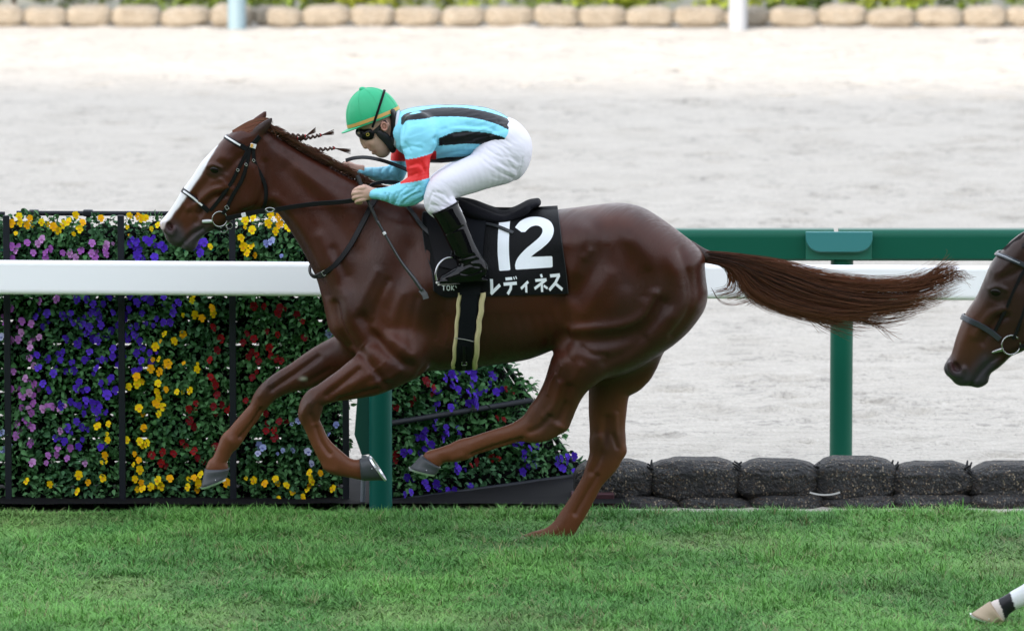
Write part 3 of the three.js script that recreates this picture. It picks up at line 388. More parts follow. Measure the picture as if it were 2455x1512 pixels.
function coat1(x, y, z) {
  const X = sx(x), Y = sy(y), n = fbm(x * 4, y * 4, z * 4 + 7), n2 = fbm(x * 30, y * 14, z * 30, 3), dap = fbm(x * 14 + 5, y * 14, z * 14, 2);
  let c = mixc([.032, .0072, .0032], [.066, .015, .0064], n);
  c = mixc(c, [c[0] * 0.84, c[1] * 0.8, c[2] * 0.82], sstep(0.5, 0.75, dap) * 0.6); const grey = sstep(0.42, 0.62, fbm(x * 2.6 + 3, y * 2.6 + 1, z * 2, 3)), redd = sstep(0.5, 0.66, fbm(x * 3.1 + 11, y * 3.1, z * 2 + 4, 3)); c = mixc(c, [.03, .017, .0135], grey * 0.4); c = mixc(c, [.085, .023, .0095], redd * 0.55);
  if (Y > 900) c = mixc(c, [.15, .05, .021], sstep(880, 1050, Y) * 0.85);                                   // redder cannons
  const joint = Math.max(...[[745, 965, 38], [640, 935, 42], [1300, 1000, 46], [1450, 1075, 52], [1370, 1000, 30]].map(([a, b, r]) => Math.exp(-(((X - a) ** 2 + (Y - b) ** 2) / (r * r)))));
  c = mixc(c, [.04, .022, .018], joint * 0.65 * sstep(0.25, 0.7, n2 + 0.2));
  if (X < 560) { c = mixc(c, [.095, .032, .014], sstep(560, 480, X) * sstep(640, 480, Y + 0.2 * (X - 450)) * 0.55);
    const mz = sstep(36, 0, polyDist([[405, 556], [425, 585], [452, 598], [480, 560]], X, Y) - 8 + 14 * (n2 - 0.5)); c = mixc(c, [.045, .042, .048], mz * 0.9);
    const eye = Math.exp(-(((X - 514) / 22) ** 2 + ((Y - 407) / 16) ** 2)); c = mixc(c, [.02, .013, .011], eye * 0.9);
    const nos = Math.exp(-(((X - 404) / 11) ** 2 + ((Y - 542) / 12) ** 2)); c = mixc(c, [.05, .012, .012], nos * 0.9); }
  if (X < 545 && Y < 575) { const d = polyDist(blazeLine, X, Y), s = inPoly(blaze, X, Y) ? d : -d; const w = sstep(-2.5, 2.5, s + 5 * (n2 - 0.5)); c = mixc(c, mixc([.72, .71, .72], [.62, .5, .5], sstep(520, 545, Y)), w); }
  if (X > 596 && X < 660 && Y < 332 && z > 0.03) c = mixc(c, [.022, .013, .011], sstep(330, 305, Y) * 0.8);
  if (X > 700 && X < 730 && Y > 905 && Y < 930 && z < 0) c = mixc(c, [.45, .42, .36], Math.exp(-(((X - 718) / 9) ** 2 + ((Y - 919) / 5) ** 2)) * sstep(.35, .6, n2 + .2));
  return c;
}
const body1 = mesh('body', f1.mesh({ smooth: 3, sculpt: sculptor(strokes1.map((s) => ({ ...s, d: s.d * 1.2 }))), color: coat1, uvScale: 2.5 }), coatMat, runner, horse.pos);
// eyes
for (const s of [1, -1]) { const p = P(513, 407 - (s < 0 ? 16 : 0), 0.088 * s), h = f1.pick(513, 407, 0.3, 0); const g = new THREE.SphereGeometry(0.0235, 20, 14); g.scale(1, 0.78, 0.7); g.rotateZ(-0.35); g.translate(p.x, p.y, s * ((h ? h.z : 0.088) - 0.009)); mesh('eye', g, eyeMat, runner, horse.pos); }
makeHoof(horse, [866, 1152], [861, 1099], [922, 1151], [882, 1093], .12, .052);
makeHoof(horse, [489, 1124], [549, 1122], [481, 1168], [543, 1144], -.12, .055);
makeHoof(horse, [1010, 1090], [1056, 1120], [981, 1121], [1045, 1137], .13, .05);
makeHoof(horse, [1256, 1282], [1262, 1302], [1212, 1304], [1255, 1316], -.14, .05);
// ---------------------------------------------------------------- hair of the runner
const hairMat = new THREE.MeshPhysicalMaterial({ vertexColors: true, roughness: 0.5, specularIntensity: 0.6 });
function strands(list, rad = 3) { // list of { p: [V3...], r0, r1, c0, c1 }
  const pos = [], nor = [], col = [], idx = [], T = new V3(), B = new V3(), N = new V3(), up = new V3(0, 0, 1);
  for (const s of list) {
    const n = s.p.length, base = pos.length / 3;
    for (let i = 0; i < n; i++) {
      T.subVectors(s.p[Math.min(n - 1, i + 1)], s.p[Math.max(0, i - 1)]).normalize(); B.crossVectors(T, up).normalize(); N.crossVectors(B, T).normalize();
      const t = i / (n - 1), r = mix(s.r0, s.r1, t) * (i === n - 1 ? 0.3 : 1), c = mixc(s.c0, s.c1, t);
      for (let k = 0; k < rad; k++) { const a = k / rad * 6.283 + 0.4, cx = Math.cos(a), sx2 = Math.sin(a), nx = B.x * cx + N.x * sx2, ny = B.y * cx + N.y * sx2, nz = B.z * cx + N.z * sx2; pos.push(s.p[i].x + nx * r, s.p[i].y + ny * r, s.p[i].z + nz * r); nor.push(nx, ny, nz); col.push(...c); }
    }
    for (let i = 0; i < n - 1; i++) for (let k = 0; k < rad; k++) { const a = base + i * rad + k, b = base + i * rad + (k + 1) % rad; idx.push(a, a + rad, b, b, a + rad, b + rad); }
  }
  const g = new THREE.BufferGeometry(); g.setAttribute('position', new THREE.Float32BufferAttribute(pos, 3)); g.setAttribute('normal', new THREE.Float32BufferAttribute(nor, 3)); g.setAttribute('color', new THREE.Float32BufferAttribute(col, 3)); g.setIndex(idx); return g;
}
function strandsBetween(guides, n, { zs = 0.03, r0 = 0.0016, r1 = 0.0006, jitter = 5, seg = 5, c0 = [.07, .022, .011], c1 = [.2, .07, .03], cut = [0.6, 1] } = {}) {
  const out = [], G = guides.map((g) => resample(g, seg));
  for (let i = 0; i < n; i++) {
    const u = rnd() * (guides.length - 1), a = Math.floor(u), f = u - a, A = G[a], B = G[Math.min(a + 1, G.length - 1)], len = Math.floor(mix(cut[0], cut[1], Math.pow(rnd(), 1.1)) * Math.min(A.length, B.length)), jx = rr(-1, 1), jy = rr(-1, 1), zz = (rr(-1, 1) + rr(-1, 1)) * 0.5, w = rr(0, 6.28), p = [];
    for (let k = 0; k < len; k++) { const t = k / (len - 1), ka = Math.min(A.length - 1, Math.round(k * A.length / Math.min(A.length, B.length))), kb = Math.min(B.length - 1, Math.round(k * B.length / Math.min(A.length, B.length))); const q = P(mix(A[ka][0], B[kb][0], f) + jx * jitter * t * 1.5, mix(A[ka][1], B[kb][1], f) + jy * jitter * (0.3 + t) + Math.sin(t * 5 + w) * jitter * 0.4 * t, mix(A[ka][2] ?? 0, B[kb][2] ?? 0, f) + zz * zs * (0.4 + 0.9 * Math.sin(Math.min(1, t * 1.6) * 1.57))); p.push(q); }
    const k = rr(0.6, 1.35); if (p.length > 2) out.push({ p, r0: r0 * rr(0.7, 1.3), r1, c0: c0.map((v) => v * k), c1: c1.map((v) => v * k) });
  }
  return out;
}
const wisp = (pts, n, o) => strandsBetween([pts.map(([x, y, z]) => [x, y, z || 0]), pts.map(([x, y, z]) => [x + 3, y + 4, z || 0])], n, o);
{
  const tail = [
    [[1686, 604], [1740, 609], [1790, 617], [1860, 630], [1960, 656], [2080, 673], [2180, 668], [2235, 645], [2275, 618]],
    [[1686, 608], [1740, 614], [1790, 623], [1880, 646], [1980, 676], [2090, 688], [2185, 684], [2255, 668], [2300, 660]],
    [[1686, 613], [1740, 620], [1790, 632], [1890, 664], [1980, 696], [2070, 714], [2165, 718], [2250, 698], [2312, 674]],
    [[1686, 618], [1740, 626], [1790, 645], [1860, 688], [1950, 720], [2060, 738], [2150, 736], [2235, 720], [2295, 690]],
    [[1686, 622], [1735, 630], [1775, 650], [1815, 700], [1890, 735], [1980, 756], [2070, 752], [2150, 745], [2230, 738]],
    [[1686, 625], [1730, 632], [1762, 648], [1785, 690], [1820, 722], [1895, 748], [1975, 768], [2040, 780], [2090, 770]],
  ];
  const L = [...strandsBetween(tail, 2100, { zs: 0.05, r0: 0.00105, r1: 0.0004, jitter: 12, cut: [0.5, 1] }), ...strandsBetween(tail.slice(1, 5), 1100, { zs: 0.045, r0: 0.0013, r1: 0.0006, jitter: 10, cut: [0.3, 0.85], c0: [.045, .017, .010], c1: [.055, .022, .013] }),
    ...strandsBetween([[[1686, 622], [1722, 632], [1742, 648], [1748, 670], [1740, 690], [1715, 698], [1700, 702]], [[1690, 624], [1735, 634], [1765, 652], [1780, 685], [1775, 704], [1750, 712], [1735, 716]], [[1700, 622], [1750, 640], [1790, 660], [1815, 700], [1815, 720], [1800, 728], [1790, 732]], [[1710, 622], [1765, 640], [1815, 668], [1850, 705], [1880, 728], [1890, 742], [1900, 752]]], 300, { zs: 0.03, r0: 0.0016, r1: 0.0005, jitter: 4, cut: [0.5, 1] }),
    ...strandsBetween([[[1890, 735], [1940, 762], [1975, 785], [2000, 800]], [[1930, 745], [1990, 775], [2060, 790], [2120, 800]]], 60, { r0: 0.0014, r1: 0.0006, jitter: 14 }), ...strandsBetween([[[2160, 690], [2220, 665], [2262, 640], [2290, 625]], [[2180, 700], [2260, 672], [2300, 660], [2310, 690]]], 110, { r0: 0.0014, r1: 0.0006, jitter: 15 }),
    ...strandsBetween([[[2120, 690], [2200, 668], [2250, 640], [2272, 612], [2268, 600]], [[2150, 700], [2230, 672], [2280, 650], [2300, 662], [2302, 690]], [[2170, 715], [2250, 690], [2300, 668], [2330, 672], [2345, 668]]], 60, { r0: 0.0013, r1: 0.0006, jitter: 9 }), ...strandsBetween([[[2060, 745], [2130, 752], [2200, 742], [2260, 716]], [[2020, 760], [2090, 775], [2160, 765], [2220, 745]], [[2080, 765], [2110, 785], [2135, 810], [2150, 825]]], 50, { r0: 0.0012, r1: 0.0005, jitter: 8 }),
    ...wisp([[1705, 690], [1725, 720], [1760, 728], [1810, 715]], 6, { r0: 0.0008, jitter: 3 })];
  mesh('tail', strands(L), hairMat, runner, horse.pos);
  // dock of the tail under the hair
  mesh('tail_dock', taper([[P(1650, 590, 0), 0.03], [P(1688, 612, 0), 0.029], [P(1735, 622, 0), 0.022], [P(1790, 634, 0), 0.015], [P(1850, 660, 0), 0.006]], 12), mat(C(0.03, 0.013, 0.009), 0.6), runner, horse.pos);
  // mane, forelock and plaits
  const M = []; const crest = resample([[640, 306], [675, 331], [705, 350], [735, 368], [765, 384], [800, 402], [850, 428], [900, 451]], 8);
  for (let i = 0; i < 900; i++) { const c = crest[Math.floor(rnd() * (crest.length - 1))], l = rr(22, 62) * (c[0] > 700 ? 1 : 0.7), a = rr(-0.35, 0.5), z = rr(-0.02, 0.03), p = []; for (let k = 0; k <= 5; k++) { const t = k / 5; p.push(P(c[0] + l * t * Math.cos(a), c[1] + 3 - 13 * Math.sin(t * 2.2) + l * t * (0.35 + 0.4 * Math.sin(a)) + rr(-1, 1), z + 0.025 * t * Math.sign(z))); } M.push({ p, r0: 0.0022, r1: 0.0007, c0: [.06, .022, .012], c1: [.13, .048, .023].map((v) => v * rr(0.6, 1.3)) }); }
  mesh('mane', strands(M), hairMat, runner, horse.pos);
  const F = []; for (let i = 0; i < 260; i++) { const y0 = rr(-1, 1), p = [], n = 7, e = rr(0.6, 1.05); for (let k = 0; k <= n; k++) { const t = k / n * e, x = mix(556, 650, t), y = mix(314, 296, t) - 19 * Math.sin(Math.min(1, t) * 2.4) + y0 * 2 + (t > 0.9 ? (t - 0.9) * 120 * rnd() : 0) + 26 * Math.abs(y0) * Math.abs(y0) * sstep(0, 0.4, t); p.push(P(x, y, y0 * 0.055 * sstep(-0.1, 0.4, t) + (y0 > 0 ? 0.012 : -0.012))); } F.push({ p, r0: 0.002, r1: 0.0012, c0: [.17, .06, .026].map((v) => v * rr(0.6, 1.2)), c1: [.13, .046, .02].map((v) => v * rr(0.6, 1.2)) }); }
  F.push(...wisp([[640, 290, .03], [652, 305, .03], [660, 318, .04], [662, 330, .05]], 16, { jitter: 6 }), ...wisp([[645, 300, .03], [668, 312, .03], [690, 322, .03]], 20, { jitter: 7 }));
  mesh('forelock', strands(F), hairMat, runner, horse.pos);
  for (const [pts, tip] of [[[[655, 312], [674, 318], [703, 324], [731, 326]], [756, 311]], [[[672, 332], [695, 337], [717, 334], [745, 329], [768, 324]], [800, 316]], [[[700, 346], [722, 350], [746, 357], [775, 358], [800, 355]], [840, 363]], [[[660, 318], [690, 328], [712, 331]], [730, 329]]]) {
    const zb = rr(0.0, 0.03), line = resample(pts.map(([x, y], i) => [x, y, zb * (1 + i * 0.3)]), 5), g = [];
    line.forEach(([x, y, z], i) => { const s = new THREE.SphereGeometry(0.0078 * mix(1.3, 0.8, i / line.length), 8, 6); s.scale(1.5, 0.75, 0.9); s.rotateZ(i % 2 ? 0.7 : -0.7); const p = P(x, y + (i % 2 ? 1.2 : -1.2), z); s.translate(p.x, p.y, p.z); g.push(s); });
    const braid = mesh('plait', join(g), mat(C(0.055, 0.022, 0.013), 0.6), runner, horse.pos), e = line[line.length - 1];
    const m = []; for (let i = 0; i < 40; i++) { const t = rr(-1, 1), q = []; for (let k = 0; k <= 3; k++) q.push(P(mix(e[0], tip[0], k / 3), mix(e[1], tip[1], k / 3) + t * 7 * k / 3, e[2] + rr(-0.004, 0.004) * k)); m.push({ p: q, r0: 0.0013, r1: 0.0008, c0: [.06, .023, .013], c1: [.09, .032, .018] }); }
    mesh('plait_tip', strands(m), hairMat, braid); const tie = new THREE.TorusGeometry(0.006, 0.0022, 6, 10); tie.rotateY(Math.PI / 2); const tp = P(e[0], e[1], e[2]); tie.translate(tp.x, tp.y, tp.z); mesh('plait_tie', tie, mat(C(0.5, 0.02, 0.02), 0.6), braid);
  }
}
// ---------------------------------------------------------------- bridle
{
  const b = (name, line, w, t = 0.004, m = leather, o = {}) => mesh(name, strap(f1, line, w, t, o), m, runner, horse.pos);
  const up = { z0: 0.25, z1: -0.02 };
  const wrapHead = (line, w, t, name, m = leather, lift = 0.003) => { // near half picked from the head, mirrored for the far half
    const R = resample(line, 8), pts = [], nr = []; for (const [x, y] of R) { const p = f1.pick(x, y, 0.25, -0.02); if (!p) continue; const n = f1.normal(p); pts.push(p.addScaledVector(n, lift)); nr.push(n); }
    const far = pts.map((p) => new V3(p.x, p.y, -p.z)).reverse(), fn = nr.map((p) => new V3(p.x, p.y, -p.z)).reverse();
    const all = [...far, ...pts], an = [...fn, ...nr]; return mesh(name, sweep(all, an, w, t), m, runner, horse.pos);
  };
  const brow = wrapHead([[538, 327], [550, 334], [566, 343], [580, 351], [592, 359]], 0.021, 0.005, 'browband'); mesh('white_inlay', strap(f1, [[541, 329], [555, 337], [575, 348]], 0.009, 0.004, { lift: 0.0062, z0: 0.25, z1: -0.02 }), whiteStrap, brow);
  const nb = wrapHead([[437, 456], [450, 465], [466, 477], [483, 492], [499, 507]], 0.022, 0.005, 'noseband'); mesh('white_inlay', strap(f1, [[441, 459], [460, 472], [484, 492]], 0.009, 0.004, { lift: 0.0062, z0: 0.25, z1: -0.02 }), whiteStrap, nb);
  b('cheekpiece', [[594, 358], [582, 382], [569, 408], [554, 437], [528, 474], [503, 505]], 0.017, 0.004, leather, up);
  const ch = b('cheekpiece', [[597, 358], [591, 392], [579, 430], [557, 468], [543, 497], [533, 512]], 0.017, 0.004, leather, { ...up, lift: 0.006 });
  b('throat_latch', [[606, 352], [609, 386], [624, 418], [635, 446], [636, 478], [628, 506]], 0.017, 0.004, leather, up);
  b('crown_strap', [[592, 360], [602, 350], [612, 338], [622, 326]], 0.022, 0.005, leather, up);
  const buckle = (x, y, s, p2) => { const p = f1.pick(x, y, 0.3, 0) || P(x, y, 0.09), g = []; const w = s, h = s * 1.3; for (const [sxx, syy, dx, dy] of [[w, .003, 0, h / 2], [w, .003, 0, -h / 2], [.003, h, w / 2, 0], [.003, h, -w / 2, 0]]) g.push(boxAt(sxx, syy, 0.003, dx, dy, 0, 0.001)); const q = join(g); q.rotateZ(0.6); q.translate(p.x, p.y, p.z + 0.011); mesh('buckle', q, steel, runner, horse.pos); };
  buckle(589, 394, 0.009); buckle(607, 384, 0.009); buckle(543, 497, 0.013); buckle(569, 407, 0.009);
  { const p = f1.pick(606, 349, 0.3, 0) || P(606, 349, .09), g = boxAt(0.026, 0.02, 0.004, 0, 0, 0, 0.001); g.rotateZ(-0.25); g.translate(p.x, p.y, p.z + 0.012); const o = mesh('name_tag', g, whiteStrap, runner, horse.pos); const y = boxAt(0.012, 0.016, 0.003, -0.006, 0, 0, 0.001); y.rotateZ(-0.25); y.translate(p.x, p.y, p.z + 0.0155); mesh('tag_print', y, mat(C(0.75, 0.4, 0.08), 0.6), o); }
  // bit
  const c = P(525.5, 525, 0.074), ring = new THREE.TorusGeometry(0.0335, 0.003, 10, 36); ring.rotateY(0.25); ring.translate(c.x, c.y, c.z); mesh('bit_ring', ring, steel, runner, horse.pos);
  const c2 = P(525.5, 525 - 18, -0.074), ring2 = ring.clone(); ring2.translate(0, 0, -0.148); mesh('bit_ring', ring2, steel, runner, horse.pos);
  mesh('bit_mouthpiece', taper([[P(484, 531, 0.058), 0.007], [P(497, 530, 0.064), 0.0085], [P(509, 530, 0.07), 0.006]], 10), mat(C(0.6, 0.62, 0.63), 0.35, { metalness: 0.3 }), runner, horse.pos);
  for (const [x, y, r] of [[535, 549, 9], [548, 541, 8]]) { const q = P(x, y, 0.03), t = new THREE.TorusGeometry(r * M_PX, 0.002, 8, 20); t.translate(q.x, q.y, q.z); mesh('curb_ring', t, steel, runner, horse.pos); }
  mesh('chin_strap', join([sweep([P(512, 545, .05), P(525, 551, .04), P(538, 548, .03), P(552, 538, .02)], [0, 1, 2, 3].map(() => new V3(0.1, -0.5, 0.8)), 0.014, 0.004)]), leather, runner, horse.pos);
  // reins: bit to near hand, and the loop over the neck to the far hand
  const rein = b('rein', [[540, 524, .085], [563, 519, .09], [586, 514, .095], [624, 507, .1], [662, 502, .11], [712, 494, .125], [761, 488, .14], [806, 485, .155], [846, 480, .165], [870, 470, .165]], 0.021, 0.004, leather, { lift: 0.004 });
  mesh('white_band', strap(f1, [[578, 516.5, .0985], [588, 514, .1]], 0.019, 0.006), whiteStrap, rein); { const t = new THREE.TorusGeometry(0.012, 0.0035, 8, 20), q = P(646, 503, .11); t.scale(1.5, 0.8, 1); t.translate(q.x, q.y, q.z); mesh('martingale_ring', t, steel, rein); }
  mesh('rein_loop', sweep(resample([[828, 384, -.12], [850, 378, -.1], [880, 377, -.05], [915, 384, .02], [950, 396, .09], [978, 408, .14], [1000, 425, .16]], 5).map(([x, y, z]) => P(x, y, z)), new Array(31).fill(0).map(() => new V3(0, 0.5, 0.8)), 0.018, 0.005), leather, runner, horse.pos);
  b('rein', [[520, 512, -.09], [586, 505, -.1], [662, 480, -.12], [740, 440, -.13], [800, 405, -.13], [826, 390, -.13]], 0.015, 0.004, leather, { lift: 0.004 });
  b('neck_strap', [[903, 470], [886, 500], [868, 535], [838, 590], [805, 632], [780, 652], [764, 661]], 0.025, 0.005, leather, { z0: 0.35, z1: -0.05, lift: 0.004 });
  mesh('neck_strap_end', sweep(resample([[764, 661, .06], [752, 663, .03], [743, 655, .0], [742, 640, -.02], [750, 634, -.03]], 4).map(([x, y, z]) => P(x, y, z)), new Array(17).fill(0).map(() => new V3(-0.6, -0.3, 0.7)), 0.02, 0.005), leather, runner, horse.pos);
  buckle(776, 654, 0.016);
  b('breast_strap', [[972, 494], [990, 516], [1012, 545], [1040, 566], [1066, 572]], 0.02, 0.005, mat(C(0.02, 0.022, 0.026), 0.35), { z0: 0.4, z1: 0, lift: 0.012 });
  b('yoke_strap', [[885, 447, .12], [898, 440, .13], [920, 436, .13], [945, 437, .13], [975, 446, .14], [1000, 455, .15]], 0.016, 0.005, leather, { lift: 0.004 });
}
// ---------------------------------------------------------------- saddle cloth, saddle, girth
const clothPos = P(1190, 600, 0).setY(0.9);
{
  const front = resample([[1040, 697], [1036, 653], [1021, 608], [1014, 563], [1011, 528], [1013, 512]], 6), rear = resample([[1362, 703], [1357, 655], [1350, 605], [1343, 550], [1338, 515], [1337, 506]], 6), NA = 56, NB = 30;
  const edge = (E, t) => { const k = t * (E.length - 1), i = Math.min(E.length - 2, Math.floor(k)), f = k - i; return [mix(E[i][0], E[i + 1][0], f), mix(E[i][1], E[i + 1][1], f)]; };
  const sag = (a, b) => (1 - b) * (16 * Math.pow(Math.sin(Math.min(1, a / 0.1) * 1.57), 1) * (1 - a) );
  const sheet = (a, b) => { const f = edge(front, b), r = edge(rear, b); return [mix(f[0], r[0], a), mix(f[1], r[1], a) + sag(a, b)]; };
  const grid = [], arc = [];
  for (let i = 0; i <= NA; i++) { const colm = []; for (let j = 0; j <= NB; j++) { const [x, y] = sheet(i / NA, j / NB), p = f1.pick(x, y, 0.45, -0.05) || P(x, y, 0.02), n = f1.normal(p); colm.push(p.addScaledVector(n, 0.009)); } let s = 0; const ar = [0]; for (let j = 1; j <= NB; j++) { s += colm[j].distanceTo(colm[j - 1]); ar.push(s); } grid.push(colm); arc.push(ar); }
  const Lm = Math.max(...arc.map((a) => a[NB])), pos = [], uv = [], idx = [], rowN = NB + 1 + 1 + 20;
  for (let i = 0; i <= NA; i++) { const c = grid[i], near = c.map((p) => p.clone()), top = near[NB], ridge = new V3(top.x, top.y + 0.012, 0), far = near.map((p) => new V3(p.x, p.y, -p.z)).reverse().slice(0, 20); [...near, ridge, ...far].forEach((p, j) => { pos.push(p.x, p.y, p.z); uv.push(i / NA, j <= NB ? arc[i][j] / Lm * 0.98 : 0.985); }); }
  for (let i = 0; i < NA; i++) for (let j = 0; j < rowN - 1; j++) { const a = i * rowN + j, b = a + rowN; idx.push(a, b, a + 1, b, b + 1, a + 1); }
  const g = new THREE.BufferGeometry(); g.setAttribute('position', new THREE.Float32BufferAttribute(pos, 3)); g.setAttribute('uv', new THREE.Float32BufferAttribute(uv, 2)); g.setIndex(idx); g.computeVertexNormals();
  // print: drawn where it stands on the cloth
  const CW = 1536, CH = 1024, cv = document.createElement('canvas'); cv.width = CW; cv.height = CH; const cx = cv.getContext('2d');
  cx.fillStyle = '#08090c'; cx.fillRect(0, 0, CW, CH); for (let i = 0; i < 26000; i++) { cx.fillStyle = `rgba(${rnd() < 0.5 ? 0 : 50},${rnd() < 0.5 ? 0 : 52},60,0.05)`; cx.fillRect(rnd() * CW, rnd() * CH, 3, 2); }
  const toC = ([zx, zy]) => { const X = 946 + zx * 0.3229, Y = 427.2 + zy * 0.3229; let a = 0.5, b = 0.5; for (let k = 0; k < 14; k++) { const [x, y] = sheet(a, b), [xa] = sheet(Math.min(1, a + 0.01), b), [, yb] = sheet(a, Math.min(1, b + 0.01)); a = clamp(a + (X - x) / ((xa - x) * 100 || 300), 0, 0.99); b = clamp(b + (Y - y) / ((yb - y) * 100 || -200), 0, 0.99); } const i = Math.floor(a * NA), j = Math.floor(b * NB), f = b * NB - j, v = mix(arc[i][j], arc[i][j + 1], f) / Lm * 0.98; return [a * CW, (1 - v) * CH]; };
  const fillP = (pts) => { cx.beginPath(); pts.map(toC).forEach(([x, y], i) => (i ? cx.lineTo(x, y) : cx.moveTo(x, y))); cx.closePath(); cx.fill(); };
  const line = (pts, w) => { cx.lineWidth = w * 1.42; cx.beginPath(); pts.map(toC).forEach(([x, y], i) => (i ? cx.lineTo(x, y) : cx.moveTo(x, y))); cx.stroke(); };
  cx.fillStyle = cx.strokeStyle = '#e9edf2'; cx.lineJoin = 'round'; cx.lineCap = 'butt';
  fillP([[775, 333], [782, 324], [850, 312], [858, 318], [858, 680], [850, 686], [782, 690], [775, 684]]);
  fillP(resample([[893, 375], [930, 332], [985, 306], [1045, 298], [1110, 308], [1160, 335], [1183, 382], [1178, 430], [1150, 475], [1100, 520], [1050, 555], [1012, 586]], 4).concat([[1165, 578], [1172, 585], [1173, 655], [1166, 661], [905, 681], [896, 676]], resample([[893, 650], [902, 615], [927, 575], [970, 530], [1020, 490], [1070, 450], [1097, 415], [1098, 385], [1075, 366], [1045, 362], [1005, 375], [968, 408]], 4), [[940, 408]]));
  line([[718, 748], [722, 858]], 24); line([[714, 856], [782, 790]], 22); line([[822, 748], [872, 744]], 18); line([[808, 786], [906, 778]], 20); line([[864, 784], [860, 820], [838, 858]], 20); line([[882, 732], [889, 752]], 8); line([[897, 728], [905, 748]], 8);
  line([[990, 766], [936, 818]], 18); line([[974, 790], [976, 846]], 18); line([[1084, 712], [1092, 736]], 18); line([[1042, 758], [1126, 750]], 18); line([[1124, 750], [1036, 818]], 18); line([[1090, 782], [1093, 842]], 18); line([[1104, 795], [1134, 815]], 16); line([[1152, 724], [1226, 716]], 20); line([[1220, 718], [1192, 775], [1146, 828]], 20); line([[1190, 778], [1246, 824]], 20);
  line([[352, 796], [378, 795]], 6); line([[365, 796], [365, 832]], 8); line([[388, 812], [391, 825], [400, 830], [409, 825], [411, 812], [408, 800], [400, 796], [391, 800], [388, 812]], 7); line([[424, 796], [424, 830]], 8); line([[442, 796], [426, 813], [444, 830]], 7); line([[452, 798], [462, 812]], 7);
  const tex = new THREE.CanvasTexture(cv); tex.colorSpace = THREE.SRGBColorSpace; tex.anisotropy = 8;
  const cl = thing('saddle_cloth', 'black saddle cloth with white number 12 and white lettering on the chestnut horse', 'saddle cloth', clothPos.toArray()), wv = dataTex(256, 256, (u, v) => { const a = 0.5 + 0.3 * (tfbm(u, v, 6, 5, 3, 3) - 0.5) + 0.2 * tnoise(u, v, 90, 90, 4); return [a, a, a]; }, false, 3, 2);
  mesh('cloth', g, mat(C(1, 1, 1), 0.65, { map: tex, specularIntensity: 0.35, bumpMap: wv, bumpScale: 0.004, side: THREE.DoubleSide }), cl, cl.position);
  const hem = []; for (const i of [0, NA]) hem.push(tube(grid[i].map((p) => p.clone()), 0.0022, 40, 6)); mesh('hem', join(hem), mat(C(0.01, 0.01, 0.012), 0.6), cl, cl.position);
  mesh('strap_end', strap(f1, [[1165, 541], [1190, 547], [1212, 555], [1230, 562]], 0.017, 0.004, { lift: 0.016 }), mat(C(0.02, 0.022, 0.026), 0.4), cl, cl.position);
  // saddle
  const sd = thing('racing_saddle', 'small black racing saddle with girth and stirrups under the jockey', 'saddle', clothPos.toArray());
  const fs = new Field([P(1060, 0, 0).x, P(0, 560, 0).y, -0.2], [P(1320, 0, 0).x, P(0, 450, 0).y, 0.22], 0.005);
  fs.chain(nodes([[1082, 486, 11, 0, .05], [1105, 485, 12, 0, .07], [1135, 492, 13, 0, .085], [1172, 505, 12, 0, .095], [1208, 513, 11, 0, .1], [1240, 505, 11, 0, .11], [1268, 491, 11, 0, .115], [1288, 485, 9, 0, .1]]), 0.01);
  fs.chain(nodes([[1100, 490, 14, .1, .05], [1150, 515, 16, .12, .04], [1210, 527, 10, .12, .03], [1260, 505, 8, .1, .03]]), 0.02); fs.chain(nodes([[1100, 490, 14, -.1, .05], [1150, 510, 16, -.12, .04], [1210, 527, 10, -.12, .03], [1260, 505, 8, -.1, .03]]), 0.02);
  const suede = dataTex(256, 256, (u, v) => { const a = tfbm(u, v, 40, 40, 5, 3); return [a, a, a]; }, false);
  mesh('seat', fs.mesh({ smooth: 2, uvScale: 6 }), mat(C(0.006, 0.006, 0.009), 0.85, { bumpMap: suede, bumpScale: 0.002, sheen: 0.1, specularIntensity: 0.3 }), sd, sd.position);
  const flap = (poly, lift) => { const w = 9, h = 9, P4 = [], id = []; for (let i = 0; i <= w; i++) for (let j = 0; j <= h; j++) { const a = i / w, b = j / h, x = mix(mix(poly[0][0], poly[1][0], a), mix(poly[3][0], poly[2][0], a), b), y = mix(mix(poly[0][1], poly[1][1], a), mix(poly[3][1], poly[2][1], a), b), p = f1.pick(x, y, 0.45, 0) || P(x, y, 0.1), n = f1.normal(p); p.addScaledVector(n, lift); P4.push(p.x, p.y, p.z); if (i < w && j < h) { const o = i * (h + 1) + j; id.push(o, o + 1, o + h + 1, o + 1, o + h + 2, o + h + 1); } } const g3 = new THREE.BufferGeometry(); g3.setAttribute('position', new THREE.Float32BufferAttribute(P4, 3)); g3.setIndex(id); g3.computeVertexNormals(); return g3; };
  mesh('flap', flap([[1018, 525], [1105, 512], [1140, 660], [1046, 640]], 0.02), mat(C(0.004, 0.004, 0.006), 0.55, { specularIntensity: 0.3, side: THREE.DoubleSide }), sd, sd.position);
  mesh('surcingle', flap([[1108, 510], [1168, 520], [1152, 705], [1104, 705]], 0.024), mat(C(0.005, 0.006, 0.009), 0.7, { specularIntensity: 0.3, side: THREE.DoubleSide }), sd, sd.position);
